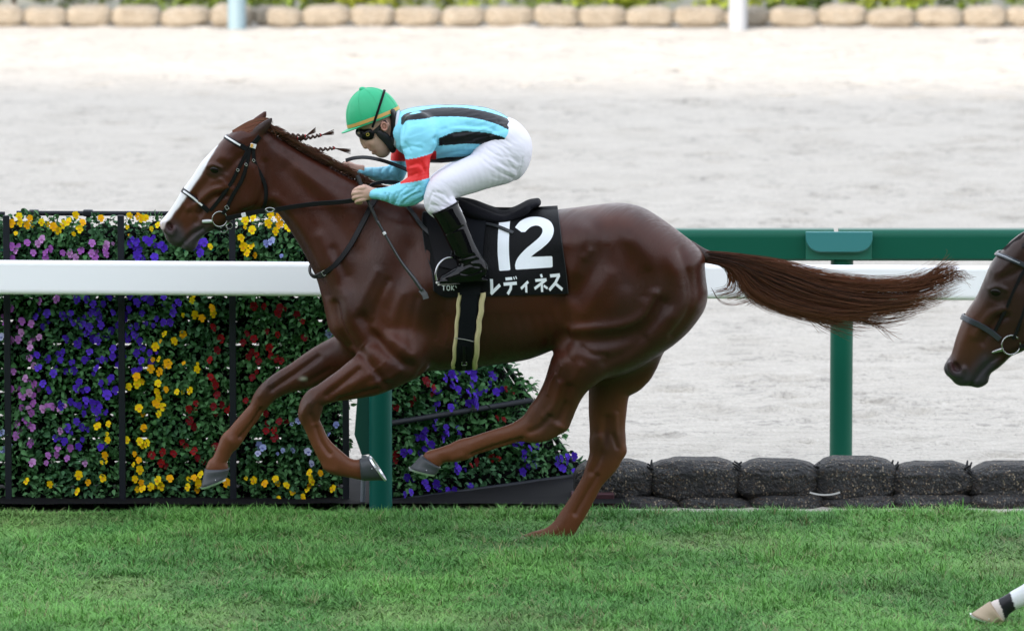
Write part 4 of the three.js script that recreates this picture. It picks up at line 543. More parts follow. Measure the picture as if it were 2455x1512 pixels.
  const around = (line, lift) => { const R = resample(line, 6), pts = [], nr = []; for (const [x, y] of R) { const p = f1.pick(x, y, 0.45, -0.05); if (!p) continue; const n = f1.normal(p); pts.push(p.addScaledVector(n, lift)); nr.push(n); } const last = pts[pts.length - 1]; const ex = [], en = []; for (let k = 1; k < 8; k++) { const t = k / 8; ex.push(new V3(last.x, last.y - 0.012 * Math.sin(t * 3.14), mix(last.z, -last.z, t))); en.push(new V3(0, -1, 0)); } const far = pts.map((p) => new V3(p.x, p.y, -p.z)).reverse(), fn = nr.map((n) => new V3(n.x, n.y, -n.z)).reverse(); return [[...pts, ...ex, ...far], [...nr, ...en, ...fn]]; };
  const [gp, gn] = around([[1128, 690], [1126, 730], [1121, 780], [1115, 830], [1111, 862], [1110, 876]], 0.016); const girth = mesh('girth', sweep(gp, gn, 0.082, 0.012), mat(C(0.005, 0.006, 0.009), 0.75, { specularIntensity: 0.3 }), sd, sd.position);
  const foam = mat(C(0.62, 0.52, 0.3), 0.8); for (const [line2, r] of [[[[1104, 700], [1100, 730], [1097, 770], [1092, 820], [1087, 860], [1085, 874]], 0.0095], [[[1158, 700], [1155, 730], [1150, 765], [1146, 800], [1140, 850], [1136, 874]], 0.0125]]) { const [p2, n2] = around(line2, 0.012); mesh('girth_padding', tube(p2.map((p, i) => p.clone().add(new V3(0.002 * Math.sin(i * 0.9), 0, 0))), r, 90, 10), foam, girth); }
  { const q = f1.pick(1112, 860, 0.4, 0); const n = f1.normal(q); q.addScaledVector(n, 0.026); const gg = []; for (const [w2, h2, dx, dy] of [[.024, .003, 0, .008], [.024, .003, 0, -.008], [.003, .016, .011, 0], [.003, .016, -.011, 0]]) gg.push(boxAt(w2, h2, 0.004, dx, dy, 0, 0.001)); const gb = join(gg); gb.rotateX(0.5); gb.translate(q.x, q.y, q.z); mesh('girth_buckle', gb, steel, girth); const st = strap(f1, [[1113, 822], [1112, 850], [1111, 872]], 0.016, 0.004, { lift: 0.025 }); mesh('girth_strap', st, leather, girth); mesh('girth_seam', strap(f1, [[1092, 806], [1114, 808], [1136, 812]], 0.003, 0.003, { lift: 0.024 }), mat(C(0.3, 0.3, 0.28), 0.6), girth); }
}
// ---------------------------------------------------------------- the jockey
const jockeyPos = P(1100, 470, 0).setY(1.0);
const jockey = thing('person', 'jockey in pale blue silks with black stripes and green cap, crouched over the chestnut horse', 'person', jockeyPos.toArray());
{
  const J = (name, geo, m, parent = jockey) => mesh(name, geo, m, parent, parent === jockey ? jockey.position : undefined);
  const box = (x0, y0, x1, y1, z0, z1, c) => new Field([P(x0, 0, z0 < 0 ? 0 : 0).x, P(0, y1, 0).y - 0.04, z0], [P(x1, 0, 0).x, P(0, y0, 0).y + 0.03, z1], c);
  const torso = [[955, 272, 962, 345, 0, .13], [985, 259, 995, 372, 0, .185], [1030, 253, 1030, 388, 0, .195], [1080, 251, 1078, 387, 0, .185], [1130, 253, 1120, 376, 0, .17], [1175, 261, 1155, 366, 0, .165], [1218, 282, 1185, 362, 0, .16]];
  const nearArm = [[968, 290, 1035, 320, .16, .07], [958, 318, 1049, 332, .2, .062], [962, 343, 1042, 350, .22, .058], [969, 372, 1032, 362, .235, .053], [973, 398, 1029, 388, .245, .05], [976, 418, 1028, 415, .25, .049], [975, 428, 1028, 442, .255, .049], [964, 436, 1016, 476, .25, .048], [947, 442, 978, 490, .24, .045], [930, 447, 938, 485, .225, .041], [914, 450, 914, 479, .21, .036], [897, 451, 897, 477, .195, .034]];
  const farArm = [[955, 295, 1010, 330, -.16, .065], [945, 330, 990, 345, -.2, .055], [938, 360, 980, 372, -.21, .052], [934, 388, 975, 402, -.215, .05], [926, 400, 960, 436, -.21, .046], [905, 401, 915, 436, -.185, .042], [882, 401, 885, 426, -.155, .036], [860, 401, 858, 421, -.13, .033]];
  const nearLeg = [[1165, 318, 1240, 430, .08, .1], [1142, 362, 1178, 449, .15, .088], [1090, 389, 1128, 464, .21, .075], [1053, 411, 1098, 470, .255, .066], [1029, 433, 1088, 474, .28, .058], [1018, 462, 1086, 480, .295, .053], [1016, 486, 1089, 484, .3, .05], [1036, 513, 1096, 486, .305, .049], [1046, 530, 1106, 503, .31, .046]];
  const farLeg = nearLeg.map(([a, b, c, d, z, r]) => [a, b - 6, c, d - 6, -z, r]);
  // fine creases of stretched cloth: ridges running with the pull, strongest at hip, knee, elbow and waist
  const wrinkle = (x, y, z, nx, ny, nz, k) => { const X = sx(x), Y = sy(y), at = (a, b, r) => Math.exp(-(((X - a) ** 2 + (Y - b) ** 2) / (r * r))); const m = k ? 0.35 + 0.9 * at(985, 455, 45) + 0.7 * at(1170, 320, 60) + 0.5 * at(1000, 390, 40) : 0.12 + 1.0 * at(1215, 375, 48) + 1.1 * at(1060, 470, 45) + 0.5 * at(1185, 330, 35); const ang = k ? 0.25 : -0.55, c = Math.cos(ang), s = Math.sin(ang), u = x * c + y * s, v = -x * s + y * c, r = 1 - Math.abs(2 * fbm(u * 9, v * 38, z * 14, 3) - 1), q = 1 - Math.abs(2 * fbm(u * 16 + 4, v * 60 + 2, z * 20, 2) - 1); return (0.006 * (r - 0.75) + 0.0025 * (q - 0.75)) * m; };
  // silks
  const fj = box(850, 240, 1250, 500, -0.34, 0.34, 0.0036);
  fj.chain(ribs(torso), 0.01); fj.chain(ribs(nearArm), 0.03); fj.chain(ribs(farArm), 0.03);
  { const a = P(955, 262, 0), b = P(949, 352, 0), nx = (a.y - b.y), ny = -(a.x - b.x), l = Math.hypot(nx, ny); fj.fill([P(860, 0, 0).x, b.y - 0.002, -0.12], [a.x + 0.05, a.y + 0.08, 0.12], (x, y, z) => Math.max(((x - b.x) * nx + (y - b.y) * ny) / l, Math.abs(z) - 0.118, b.y - y), 0.004, true); }
  const folds = sculptor([
    ...[[[1010, 445], [985, 452], [965, 470]], [[1020, 455], [995, 468], [978, 484]], [[975, 432], [960, 446], [948, 470]], [[952, 446], [945, 460], [946, 480]], [[935, 450], [932, 462], [936, 480]], [[925, 449], [928, 465], [922, 480]], [[1005, 425], [990, 440], [972, 450]]].map((pts) => ({ pts, w: 3.4, d: -.005, zr: [0.1, 9] })),
    ...[[[1000, 440], [975, 455], [958, 475]], [[930, 452], [926, 470]], [[915, 452], [918, 476]]].map((pts) => ({ pts, w: 3, d: .0035, zr: [0.1, 9] })),
    ...[[[985, 380], [1005, 375], [1018, 390]], [[1012, 372], [1020, 390], [1018, 410]], [[985, 405], [1000, 398]], [[975, 330], [985, 345]], [[965, 345], [985, 335], [1010, 338]]].map((pts) => ({ pts, w: 4, d: -.004, zr: [0.1, 9] })),
    { pts: [[1046, 318], [1052, 335], [1040, 352]], w: 6, d: -.011, zr: [0.08, 9] }, { pts: [[960, 345], [985, 300], [1010, 292]], w: 9, d: .005 }, { pts: [[970, 290], [968, 320], [975, 345]], w: 5, d: -.004 },
    ...[[[1060, 300], [1100, 292], [1150, 295]], [[1090, 310], [1140, 305], [1175, 312]], [[1120, 290], [1160, 292], [1190, 305]], [[1060, 365], [1110, 355], [1150, 358]], [[1140, 330], [1165, 325], [1185, 330]], [[1120, 345], [1160, 338]], [[1195, 285], [1185, 305], [1170, 320]]].map((pts) => ({ pts, w: 5, d: -.004, both: true })),
    ...[[[1075, 296], [1120, 300], [1170, 306]], [[1100, 278], [1160, 282], [1205, 294]], [[1150, 345], [1172, 338]]].map((pts) => ({ pts, w: 5, d: .003, both: true })),
    ...[[[920, 405], [912, 418], [915, 432]], [[938, 404], [930, 420], [935, 436]], [[890, 403], [893, 424]]].map((pts) => ({ pts, w: 4, d: -.005, zr: [-9, -0.05] })),
  ]);
  const BLUE = [.24, .68, .86], BLACK = [.004, .0045, .007], RED = [.78, .026, .028];
  const s1 = resample([[954, 300], [957, 286], [967, 274], [990, 269], [1040, 264], [1100, 264], [1150, 271], [1190, 283], [1222, 300]], 4), s2 = resample([[1030, 335], [1055, 328], [1085, 322], [1120, 321], [1160, 325], [1192, 333]], 4), s3 = resample([[1015, 385], [1060, 379], [1100, 369], [1150, 357]], 4);
  const stripe = (x, y, z) => { const X = sx(x), Y = sy(y); // zones of the cloth by how far round the back they lie
    const w1 = 5.5 + 3.5 * sstep(960, 1060, X), w2 = mix(9, 15, sstep(1040, 1090, X)) ; if (polyDist(s1, X, Y) < w1 && X > 956) return true; if (X > 1036 && polyDist(s2, X, Y) < w2) return true; if (polyDist(s3, X, Y) < 8 && Y > 370) return true; return Math.abs(z) < 0.014 && Y < 300; };
  const torsoY = (x) => 0;
  const silk = (x, y, z) => {
    const X = sx(x), Y = sy(y);
    const inArm = (z > 0.12 && ((X < 1046 && Y > 290 && X < 1050 - Math.max(0, Y - 300) * 0.12) || Y > 395)) || (z < -0.12 && (X < 1000));
    if (inArm || X < 935) { const yy = Y + (z > 0 ? (X - 1000) * 0.22 : 0) + (z > 0 ? 0 : 0); if (z > 0 && X > 955 && X < 1040 && yy > 361 && yy < 416) return RED; if (z < 0 && Y > 330 && Y < 397 && X > 925) return RED; if (z > 0.1 && X < 1046) return BLUE; return BLUE; }
    return stripe(x, y, z) ? BLACK : BLUE;
  };
  const silkMat = new THREE.MeshPhysicalMaterial({ vertexColors: true, roughness: 0.42, sheen: 0.35, sheenRoughness: 0.4, specularIntensity: 0.6 });
  const jacket = J('jacket', fj.mesh({ smooth: 2, sculpt: (x, y, z, a, b, c) => folds(x, y, z, a, b, c) + wrinkle(x, y, z, a, b, c, 1), color: silk }), silkMat);
  const cuffs = [[[897, 451], [898, 464], [897, 477], .195], [[859, 401], [859, 411], [858, 421], -.13]];
  { const g = []; for (let k = 0; k <= 24; k++) { const a = k / 24 * 6.283; g.push(P(951 - 3 * Math.cos(a), 308 + 43 * Math.cos(a), 0).add(new V3(0, 0, Math.sin(a) * 0.122))); } mesh('collar', tube(g.slice(0, 24), 0.008, 60, 8, true), mat(C(0.5, 0.53, 0.58), 0.6), jacket, undefined).position.set(0, 0, 0); }
  // breeches
  const fb = box(1000, 270, 1290, 540, -0.37, 0.37, 0.0048);
  fb.chain(nodes([[1202, 338, 46, 0, .15], [1213, 352, 62, 0, .165], [1208, 368, 62, 0, .165]]), 0.02); fb.chain(ribs(nearLeg), 0.03); fb.chain(ribs(farLeg), 0.03);
  fb.chain(ribs([[1238, 292, 1185, 352, 0, .15], [1230, 288, 1176, 358, 0, .155]]), 0.02);
  const bf = sculptor([
    ...[[[1185, 368], [1212, 385], [1238, 399]], [[1160, 372], [1200, 402], [1228, 418]], [[1205, 322], [1222, 335]], [[1165, 345], [1185, 358], [1215, 368]]].map((pts) => ({ pts, w: 3.2, d: -.0024, zr: [0, 9] })),
    ...[[[1178, 375], [1212, 396], [1235, 410]], [[1190, 356], [1222, 374], [1245, 390]]].map((pts) => ({ pts, w: 3.4, d: .0018, zr: [0, 9] })),
    ...[[[1085, 474], [1062, 462], [1045, 450]], [[1088, 480], [1060, 474], [1035, 470]], [[1080, 464], [1070, 448], [1050, 440]], [[1085, 486], [1060, 488], [1030, 498]], [[1040, 440], [1030, 460], [1028, 480]]].map((pts) => ({ pts, w: 3.6, d: -.0045, zr: [0, 9] })),
    { pts: [[1252, 372], [1246, 400], [1226, 428]], w: 1.8, d: -.003, zr: [0, 9] },
  ]);
  const breechMat = mat(C(0.74, 0.725, 0.8), 0.55, { sheen: 0.2, specularIntensity: 0.5 });
  const breeches = J('breeches', fb.mesh({ smooth: 2, sculpt: (x, y, z, a, b, c) => bf(x, y, z, a, b, c) + wrinkle(x, y, z, a, b, c, 0) }), breechMat);
  // boots
  const bootMat = mat(C(0.0025, 0.0025, 0.0035), 0.1, { specularIntensity: 0.6 });
  for (const s of [1, -1]) {
    const z = 0.318 * s, up = s < 0 ? -10 : 0, ft = new Field([P(1030, 0, z).x - 0.03, P(0, 695, z).y - 0.03, z - 0.09], [P(1185, 0, z).x + 0.02, P(0, 470, z).y + 0.02, z + 0.09], 0.004);
    ft.chain(ribs([[1035, 513, 1097, 484, z, .0545], [1044, 527, 1103, 500, z, .054], [1057, 550, 1115, 524, z, .05], [1072, 582, 1128, 557, z, .045], [1086, 606, 1141, 589, z, .041], [1097, 624, 1153, 613, z, .04], [1104, 640, 1162, 630, z, .04]].map((r) => [r[0], r[1] + up, r[2], r[3] + up, r[4], r[5]])), 0.006);
    ft.chain(nodes([[1145, 645 + up, 25, z, .036], [1115, 652 + up, 22, z, .04], [1085, 661 + up, 15, z, .043], [1060, 668 + up, 9, z, .036]]), 0.012);
    const P0 = P(1050, 672 + up, z), P1 = P(1168, 668 + up, z); ft.fill([P0.x - 0.02, P1.y - 0.05, z - 0.06], [P1.x + 0.02, P0.y + 0.05, z + 0.06], (x, y, zz) => { const t = (x - P0.x) / (P1.x - P0.x), yy = mix(P0.y, P1.y, t), w = 0.03 + 0.012 * Math.sin(clamp(t, 0, 1) * 5.2 + 0.8); return Math.max(Math.abs(y - yy + 0.003) - 0.006, Math.abs(zz - z) - w, P0.x - x, x - P1.x); }, 0.008);
    { const A = P(1036, 513 + up, z), B = P(1098, 484 + up, z), dx = B.x - A.x, dy = B.y - A.y, l = Math.hypot(dx, dy); ft.fill([A.x - 0.05, A.y - 0.02, z - 0.09], [B.x + 0.05, B.y + 0.08, z + 0.09], (x, y) => ((x - A.x) * dy - (y - A.y) * dx) / l, 0.003, true); }
    const bs = sculptor([...[[[1092, 600], [1112, 596], [1135, 590]], [[1098, 612], [1120, 606], [1145, 600]], [[1105, 622], [1125, 612], [1150, 616]], [[1108, 632], [1130, 634], [1155, 624]]].map((pts) => ({ pts, w: 3.5, d: -.005, both: true })), { pts: [[1058, 546], [1085, 532], [1112, 520]], w: 2, d: -.003, both: true }, { pts: [[1098, 618], [1118, 620], [1140, 608]], w: 4, d: .004, both: true }]);
    const bt = J('boot', ft.mesh({ smooth: 2, sculpt: bs }), bootMat);
    const rim = []; for (let k = 0; k < 24; k++) { const a = k / 24 * 6.283; rim.push(P(1066 + 31 * Math.cos(a), 498 + up - 15 * Math.cos(a), z).add(new V3(0, 0, Math.sin(a) * 0.054))); } mesh('boot_rim', tube(rim, 0.0035, 60, 6, true), bootMat, bt);
  }
  // stirrups
  for (const s of [1, -1]) { const z = 0.318 * s, up = s < 0 ? -10 : 0, q = (x, y, dz = 0) => P(x, y + up, z + dz); const st = thing('stirrup_iron', s > 0 ? 'polished stirrup iron on the boot facing the stand' : 'polished stirrup iron on the boot hidden behind the horse', 'stirrup', q(1075, 650).toArray());
    mesh('arch', tube([q(1046, 672, .045), q(1044, 655, .045), q(1050, 635, .035), q(1066, 620, .015), q(1084, 617, 0), q(1094, 624, -.02), q(1098, 645, -.045), q(1096, 668, -.05)], 0.0052, 50, 8), steel, st, st.position);
    mesh('tread', join([bar(q(1046, 677, .045), q(1096, 676, -.05), 0.006, 8), bar(q(1050, 682, .045), q(1100, 680, -.05), 0.005, 8)]), steel, st, st.position);
    mesh('stirrup_leather', strapZ([[1084, 617, z], [1088, 600, z - 0.012 * s], [1094, 570, z - 0.03 * s], [1100, 530, z - 0.05 * s]].map(([x, y, zz]) => [x, y + up, zz]), 0.022, 0.004), leather, st, st.position); }
  // skin: head, neck and hands, joined by the body under the clothes
  const skinMat = new THREE.MeshPhysicalMaterial({ vertexColors: true, roughness: 0.5, specularIntensity: 0.5 });
  const fk = new Field([P(770, 0, 0).x, P(0, 520, 0).y - 0.05, -0.32], [P(1260, 0, 0).x, P(0, 225, 0).y, 0.32], 0.007);
  fk.chain(ribs(torso.slice(2).map((r) => [r[0], r[1] + 10, r[2], r[3] - 10, r[4], r[5] * 0.85])), 0.01); const thin = (rows) => ribs(rows).map((r) => [r[0], r[1], r[2], r[3] * 0.72, r[4] * 0.72]); for (const a of [nearArm, farArm, nearLeg.slice(0, 6), farLeg.slice(0, 6)]) fk.chain(thin(a), 0.02);
  fk.chain(nodes([[985, 305, 26, 0, .06], [945, 305, 26, 0, .055], [925, 300, 26, 0, .055]]), 0.02);
  const fh = new Field([P(818, 0, 0).x, P(0, 385, 0).y, -0.1], [P(975, 0, 0).x, P(0, 205, 0).y, 0.1], 0.0026);
  fh.chain(nodes([[898, 272, 46, 0, .074], [905, 290, 46, 0, .074]]), 0.01);
  fh.chain(ribs([[858, 312, 940, 285, 0, .066], [868, 332, 944, 308, 0, .066], [876, 345, 942, 326, 0, .06], [888, 357, 938, 340, 0, .052], [899, 366, 934, 352, 0, .043], [907, 371, 928, 362, 0, .03]]), 0.014);
  fh.chain(nodes([[864, 325, 5, 0, .010], [869, 340, 6, 0, .011], [875.5, 350, 7, 0, .013]]), 0.008); fh.chain(nodes([[884, 351, 5, .012, .007]]), 0.006); fh.chain(nodes([[884, 351, 5, -.012, .007]]), 0.006);   // nose
  fh.chain(nodes([[888, 358, 4.2, 0, .02]]), 0.006); fh.chain(nodes([[894.5, 366, 4.4, 0, .018]]), 0.006); fh.chain(nodes([[889.5, 362.5, 1.6, 0, .026]]), 0.003, 4, true); fh.chain(nodes([[911, 367, 8, 0, .018]]), 0.012);   // lips and chin
  fh.chain(nodes([[862, 316, 6, 0, .05]]), 0.014); for (const s of [1, -1]) { fh.chain(nodes([[893, 338, 12, .04 * s, .02]]), 0.016); fh.chain(nodes([[920, 294, 7, .069 * s, .008], [926, 300, 8, .072 * s, .008], [922, 312, 6, .069 * s, .007]]), 0.004); fh.chain(nodes([[919, 302, 4.5, .079 * s, .006]]), 0.004, 4, true); }
  const SK = [.6, .38, .3];
  const skinC = (x, y, z) => { const X = sx(x), Y = sy(y), n = fbm(x * 60, y * 60, z * 60, 3); let c = SK.map((v) => v * (0.88 + 0.24 * n)); const red = Math.exp(-(((X - 878) / 8) ** 2 + ((Y - 349) / 8) ** 2)) + Math.exp(-(((X - 921) / 9) ** 2 + ((Y - 304) / 12) ** 2)); c = mixc(c, [.46, .19, .14], Math.min(1, red) * 0.5); const lip = Math.exp(-(((X - 893) / 5) ** 2 + ((Y - 361) / 5) ** 2)); c = mixc(c, [.38, .13, .11], lip * 0.7); const beard = sstep(352, 362, Y) * sstep(888, 905, X) * 0.25; return mixc(c, [.22, .15, .13], X > 880 && X < 960 ? beard : 0); };
  // hands: palm and five bent fingers closed on the rein
  const hand = (cx, cy, z, s, dir) => { // wrist at (cx, cy)
    const f = new Field([P(cx - 75, 0, z).x, P(0, cy + 42, z).y, z - 0.08], [P(cx + 14, 0, z).x, P(0, cy - 42, z).y, z + 0.08], 0.0024), q = (x, y, dz) => { const p = P(cx + x, cy + y, z + dz * s); return [p.x, p.y, p.z]; };
    const ch = (pts, k = 0.006) => f.chain(pts.map(([x, y, dz, r, rz]) => [...q(x, y, dz), r * M_PX, rz ?? r * M_PX]), k, 4);
    ch([[8, 0, 0, 13, .024], [-8, -1, .0, 14, .022], [-20, -1, .004, 17, .019], [-30, 1, .006, 17, .016]]);
    [[-33, -14, 0], [-36, -5, 1], [-36, 5, 2], [-33, 14, 3]].forEach(([x, y, i]) => { const r = [5.1, 5.4, 5.1, 4.5][i], l = [12, 14, 13, 10][i]; ch([[x + 8, y, .012, r], [x - 1, y + 1, .015, r * 1.08], [x - l, y + 4, .004, r], [x - l - 1, y + 7, -.018, r * 0.95], [x - l + 10, y + 8, -.03, r * 0.9], [x - 2, y + 6, -.028, r * 0.85]], 0.0035); });
    ch([[-12, -10, -.012, 7], [-26, -16, -.02, 6.2], [-40, -12, -.018, 5.6], [-50, -5, -.012, 5]], 0.006);
    return f.mesh({ smooth: 1, color: skinC });
  };
  const h1 = hand(898, 464, .195, 1), h2 = hand(858, 408, -.13, 1);
  const all = [fk.mesh({ smooth: 1, color: skinC }), fh.mesh({ smooth: 2, color: skinC }), h1, h2].map((g) => g.toNonIndexed()); J('body', mergeGeometries(all), skinMat);
  // dark hood and chin harness round the neck and jaw
  const fg = new Field([P(895, 0, 0).x, P(0, 385, 0).y, -0.11], [P(975, 0, 0).x, P(0, 245, 0).y, 0.11], 0.0035);
  fg.chain(ribs([[930, 264, 950, 264, 0, .08], [932, 288, 962, 290, 0, .083], [933, 315, 962, 316, 0, .083], [932, 335, 958, 336, 0, .076], [930, 350, 952, 349, 0, .066]]), 0.006);
  fg.chain(nodes([[903, 314, 6, .07, .007], [913, 322, 10, .072, .008], [925, 332, 11, .07, .009], [935, 346, 10, .06, .01], [941, 359, 8, .042, .014]]), 0.006);
  const hair = J('hood', fg.mesh({ smooth: 1 }), mat(C(0.005, 0.006, 0.008), 0.5));
  { const g = []; for (const s of [1, -1]) { const p = P(920, 302, .0715 * s); const e = new THREE.SphereGeometry(0.02, 16, 12); e.scale(0.75, 1.05, 0.55); e.rotateZ(0.3); e.translate(p.x, p.y, s * 0.0745); const r = new THREE.TorusGeometry(0.0155, 0.0048, 8, 20); r.scale(0.8, 1.1, 1); r.rotateZ(0.3); r.translate(p.x + 0.001, p.y, s * 0.0862); g.push(e, r); } J('ear', join(g), mat(C(.5, .24, .18), 0.5)); }
  // cap: a panelled cover over the skull cap, button, band, strap, peak
  const c0 = P(896, 286, 0), fwd = new V3(-0.936, -0.353, 0), upv = new V3(-0.353, 0.936, 0), side = new V3(0, 0, 1);
  const prof = (th, ph) => { const a = 0.1225, b = 0.1455, w = 0.095, ct = Math.cos(th); return c0.clone().addScaledVector(fwd, Math.cos(ph) * ct * a).addScaledVector(side, Math.sin(ph) * ct * w).addScaledVector(upv, Math.sin(th) * b); };
  const dome = []; const di = [], NT = 26, NP = 72; for (let i = 0; i <= NT; i++) for (let j = 0; j <= NP; j++) { const th = mix(-0.02, 1.5708, i / NT), ph = j / NP * 6.2832, seam = Math.exp(-Math.pow(((ph / 6.2832 * 8 + 0.5) % 1 - 0.5) * 14, 2)), n = fbm(ph * 3, th * 6, 2, 2), p = prof(th, ph); p.addScaledVector(p.clone().sub(c0).normalize(), -0.0012 * seam * Math.cos(th) + 0.0012 * (n - 0.5)); dome.push(p.x, p.y, p.z); if (i < NT && j < NP) { const o = i * (NP + 1) + j; di.push(o, o + NP + 1, o + 1, o + 1, o + NP + 1, o + NP + 2); } }
  const dg = new THREE.BufferGeometry(); dg.setAttribute('position', new THREE.Float32BufferAttribute(dome, 3)); dg.setIndex(di); dg.computeVertexNormals();
  const green = mat(C(0.02, 0.44, 0.2), 0.5, { sheen: 0.25, side: THREE.DoubleSide }); const cap = J('helmet', dg, green);
  const btn = new THREE.SphereGeometry(0.0155, 14, 10); btn.scale(1, 0.7, 1); const bp = prof(1.5708, 0); btn.translate(bp.x + 0.0, bp.y - 0.002, bp.z); mesh('button', btn, green, cap);
  const ringBand = (t0, t1, off, m, name) => { const pos = [], id = []; for (let j = 0; j <= 72; j++) { const ph = j / 72 * 6.2832; for (const t of [t0, t1]) { const p = prof(t, ph), d = p.clone().sub(c0).normalize(); p.addScaledVector(d, off); pos.push(p.x, p.y, p.z); } if (j < 72) { const o = j * 2; id.push(o, o + 1, o + 2, o + 2, o + 1, o + 3); } } const g = new THREE.BufferGeometry(); g.setAttribute('position', new THREE.Float32BufferAttribute(pos, 3)); g.setIndex(id); g.computeVertexNormals(); return mesh(name, g, m, cap); };
  ringBand(0.035, 0.135, 0.002, mat(C(0.62, 0.36, 0.1), 0.5, { side: THREE.DoubleSide }), 'band');
  for (let k = 0; k < 4; k++) { const pts = []; for (let i = 0; i <= 20; i++) { const th = mix(0.14, 1.55, i / 20), p = prof(th, 0.3926 + k * 0.7854); pts.push(p.addScaledVector(p.clone().sub(c0).normalize(), 0.0002)); } mesh('seam', tube(pts, 0.0009, 30, 5), mat(C(0.03, 0.4, 0.19), 0.6), cap); }
  { const pts = [], nr = []; for (let i = 0; i <= 30; i++) { const t = i / 30, a = mix(-0.22, Math.PI + 0.22, t), p = c0.clone().addScaledVector(side, Math.cos(a) * 0.0985).addScaledVector(upv, Math.sin(a) * 0.1475 * 0.72).addScaledVector(fwd, -0.004 - 0.1245 * 0.694 * Math.sin(a)); pts.push(p); nr.push(p.clone().sub(c0).normalize()); } mesh('elastic_strap', sweep(pts, nr, 0.011, 0.002), mat(C(0.004, 0.004, 0.005), 0.6, { specularIntensity: 0.3 }), cap); }
  { const pos = [], id = [], N = 20; for (let i = 0; i <= N; i++) { const ph = mix(-1.05, 1.05, i / N), p = prof(0.0, ph), ext = 0.034 * Math.pow(Math.cos(ph / 1.05 * 1.5), 0.7); for (const [e, h] of [[-0.006, 0.004], [ext, 0.0], [ext, -0.004], [-0.006, -0.002]]) { const q = p.clone().addScaledVector(fwd, e).addScaledVector(upv, h - e * 0.12); pos.push(q.x, q.y, q.z); } if (i < N) for (let k = 0; k < 4; k++) { const a = i * 4 + k, b = i * 4 + (k + 1) % 4; id.push(a, b, a + 4, b, b + 4, a + 4); } } const g = new THREE.BufferGeometry(); g.setAttribute('position', new THREE.Float32BufferAttribute(pos, 3)); g.setIndex(id); g.computeVertexNormals(); mesh('peak', g, green, cap); }
  // skull cap lining below the rim
  ringBand(-0.02, 0.06, -0.006, mat(C(0.01, 0.01, 0.012), 0.7, { side: THREE.DoubleSide }), 'lining');
  // goggles
  const gg = []; { const f = new Field([P(845, 0, 0).x, P(0, 345, 0).y, -0.09], [P(915, 0, 0).x, P(0, 300, 0).y, 0.09], 0.003); f.chain(nodes([[867, 318, 12, 0, .03], [875, 322, 14, .042, .022], [885, 321, 14, .062, .012]]), 0.008); f.chain(nodes([[867, 318, 12, 0, .03], [875, 322, 14, -.042, .022], [885, 321, 14, -.062, .012]]), 0.008); f.chain(nodes([[866, 312, 8, 0, .06]]), 0.008);
    const go = J('goggles', f.mesh({ smooth: 1 }), mat(C(0.003, 0.003, 0.004), 0.3, { specularIntensity: 0.4 })); for (const s of [1, -1]) { const p = P(882, 322, .072 * s), e = new THREE.SphereGeometry(0.017, 16, 10); e.scale(1, 1, 0.35); e.translate(p.x, p.y, p.z); mesh('lens', e, mat(C(0.006, 0.006, 0.004), 0.12, { specularIntensity: 0.5 }), go); const lg = new THREE.TorusGeometry(0.0062, 0.0012, 6, 18); lg.translate(p.x - 0.002, p.y, p.z + 0.0064 * s); mesh('emblem', lg, mat(C(0.55, 0.42, 0.05), 0.4), go); }
    for (const s of [1, -1]) { const pts = [[884, 321, .07], [896, 316, .074], [908, 306, .079], [925, 290, .083]].map(([x, y, z]) => P(x, y, z * s)); mesh('goggle_strap', sweep(pts, pts.map(() => new V3(0, 0, s)), 0.016, 0.003), mat(C(0.012, 0.012, 0.014), 0.6), go); } }
}
function strapZ(line, w, t) { const R = resample(line, 5); return sweep(R.map(([x, y, z]) => P(x, y, z)), R.map(() => new V3(0.2, 0, 1)), w, t); }
// whip held in the near hand
{
  const w = thing('riding_whip', 'slim black riding whip held in the jockey near fist', 'whip', P(880, 490, 0.2).toArray());
  const a = (x, y, z) => P(x, y, z);
  mesh('handle', taper([[a(856, 420, .16), 0.0085], [a(862, 436, .168), 0.0085], [a(874, 462, .18), 0.008], [a(890, 500, .2), 0.0075], [a(906, 535, .215), 0.0065]], 10), mat(C(0.015, 0.016, 0.018), 0.6), w, w.position);
  mesh('grip_band', taper([[a(919, 556, .225), 0.0075], [a(923, 562, .227), 0.0075]], 10), whiteStrap, w, w.position);
  mesh('shaft', taper([[a(904, 530, .214), 0.006], [a(930, 575, .232), 0.006], [a(960, 625, .26), 0.0065], [a(990, 665, .285), 0.009], [a(1012, 697, .3), 0.0085]], 10), mat(C(0.018, 0.02, 0.024), 0.3, { clearcoat: 0.6 }), w, w.position);
  mesh('flap', sweep([a(1008, 694, .3), a(1018, 706, .303), a(1021, 716, .303)], [0, 1, 2].map(() => new V3(0.1, 0.1, 1)), 0.026, 0.003), mat(C(0.1, 0.1, 0.11), 0.5), w, w.position);
}
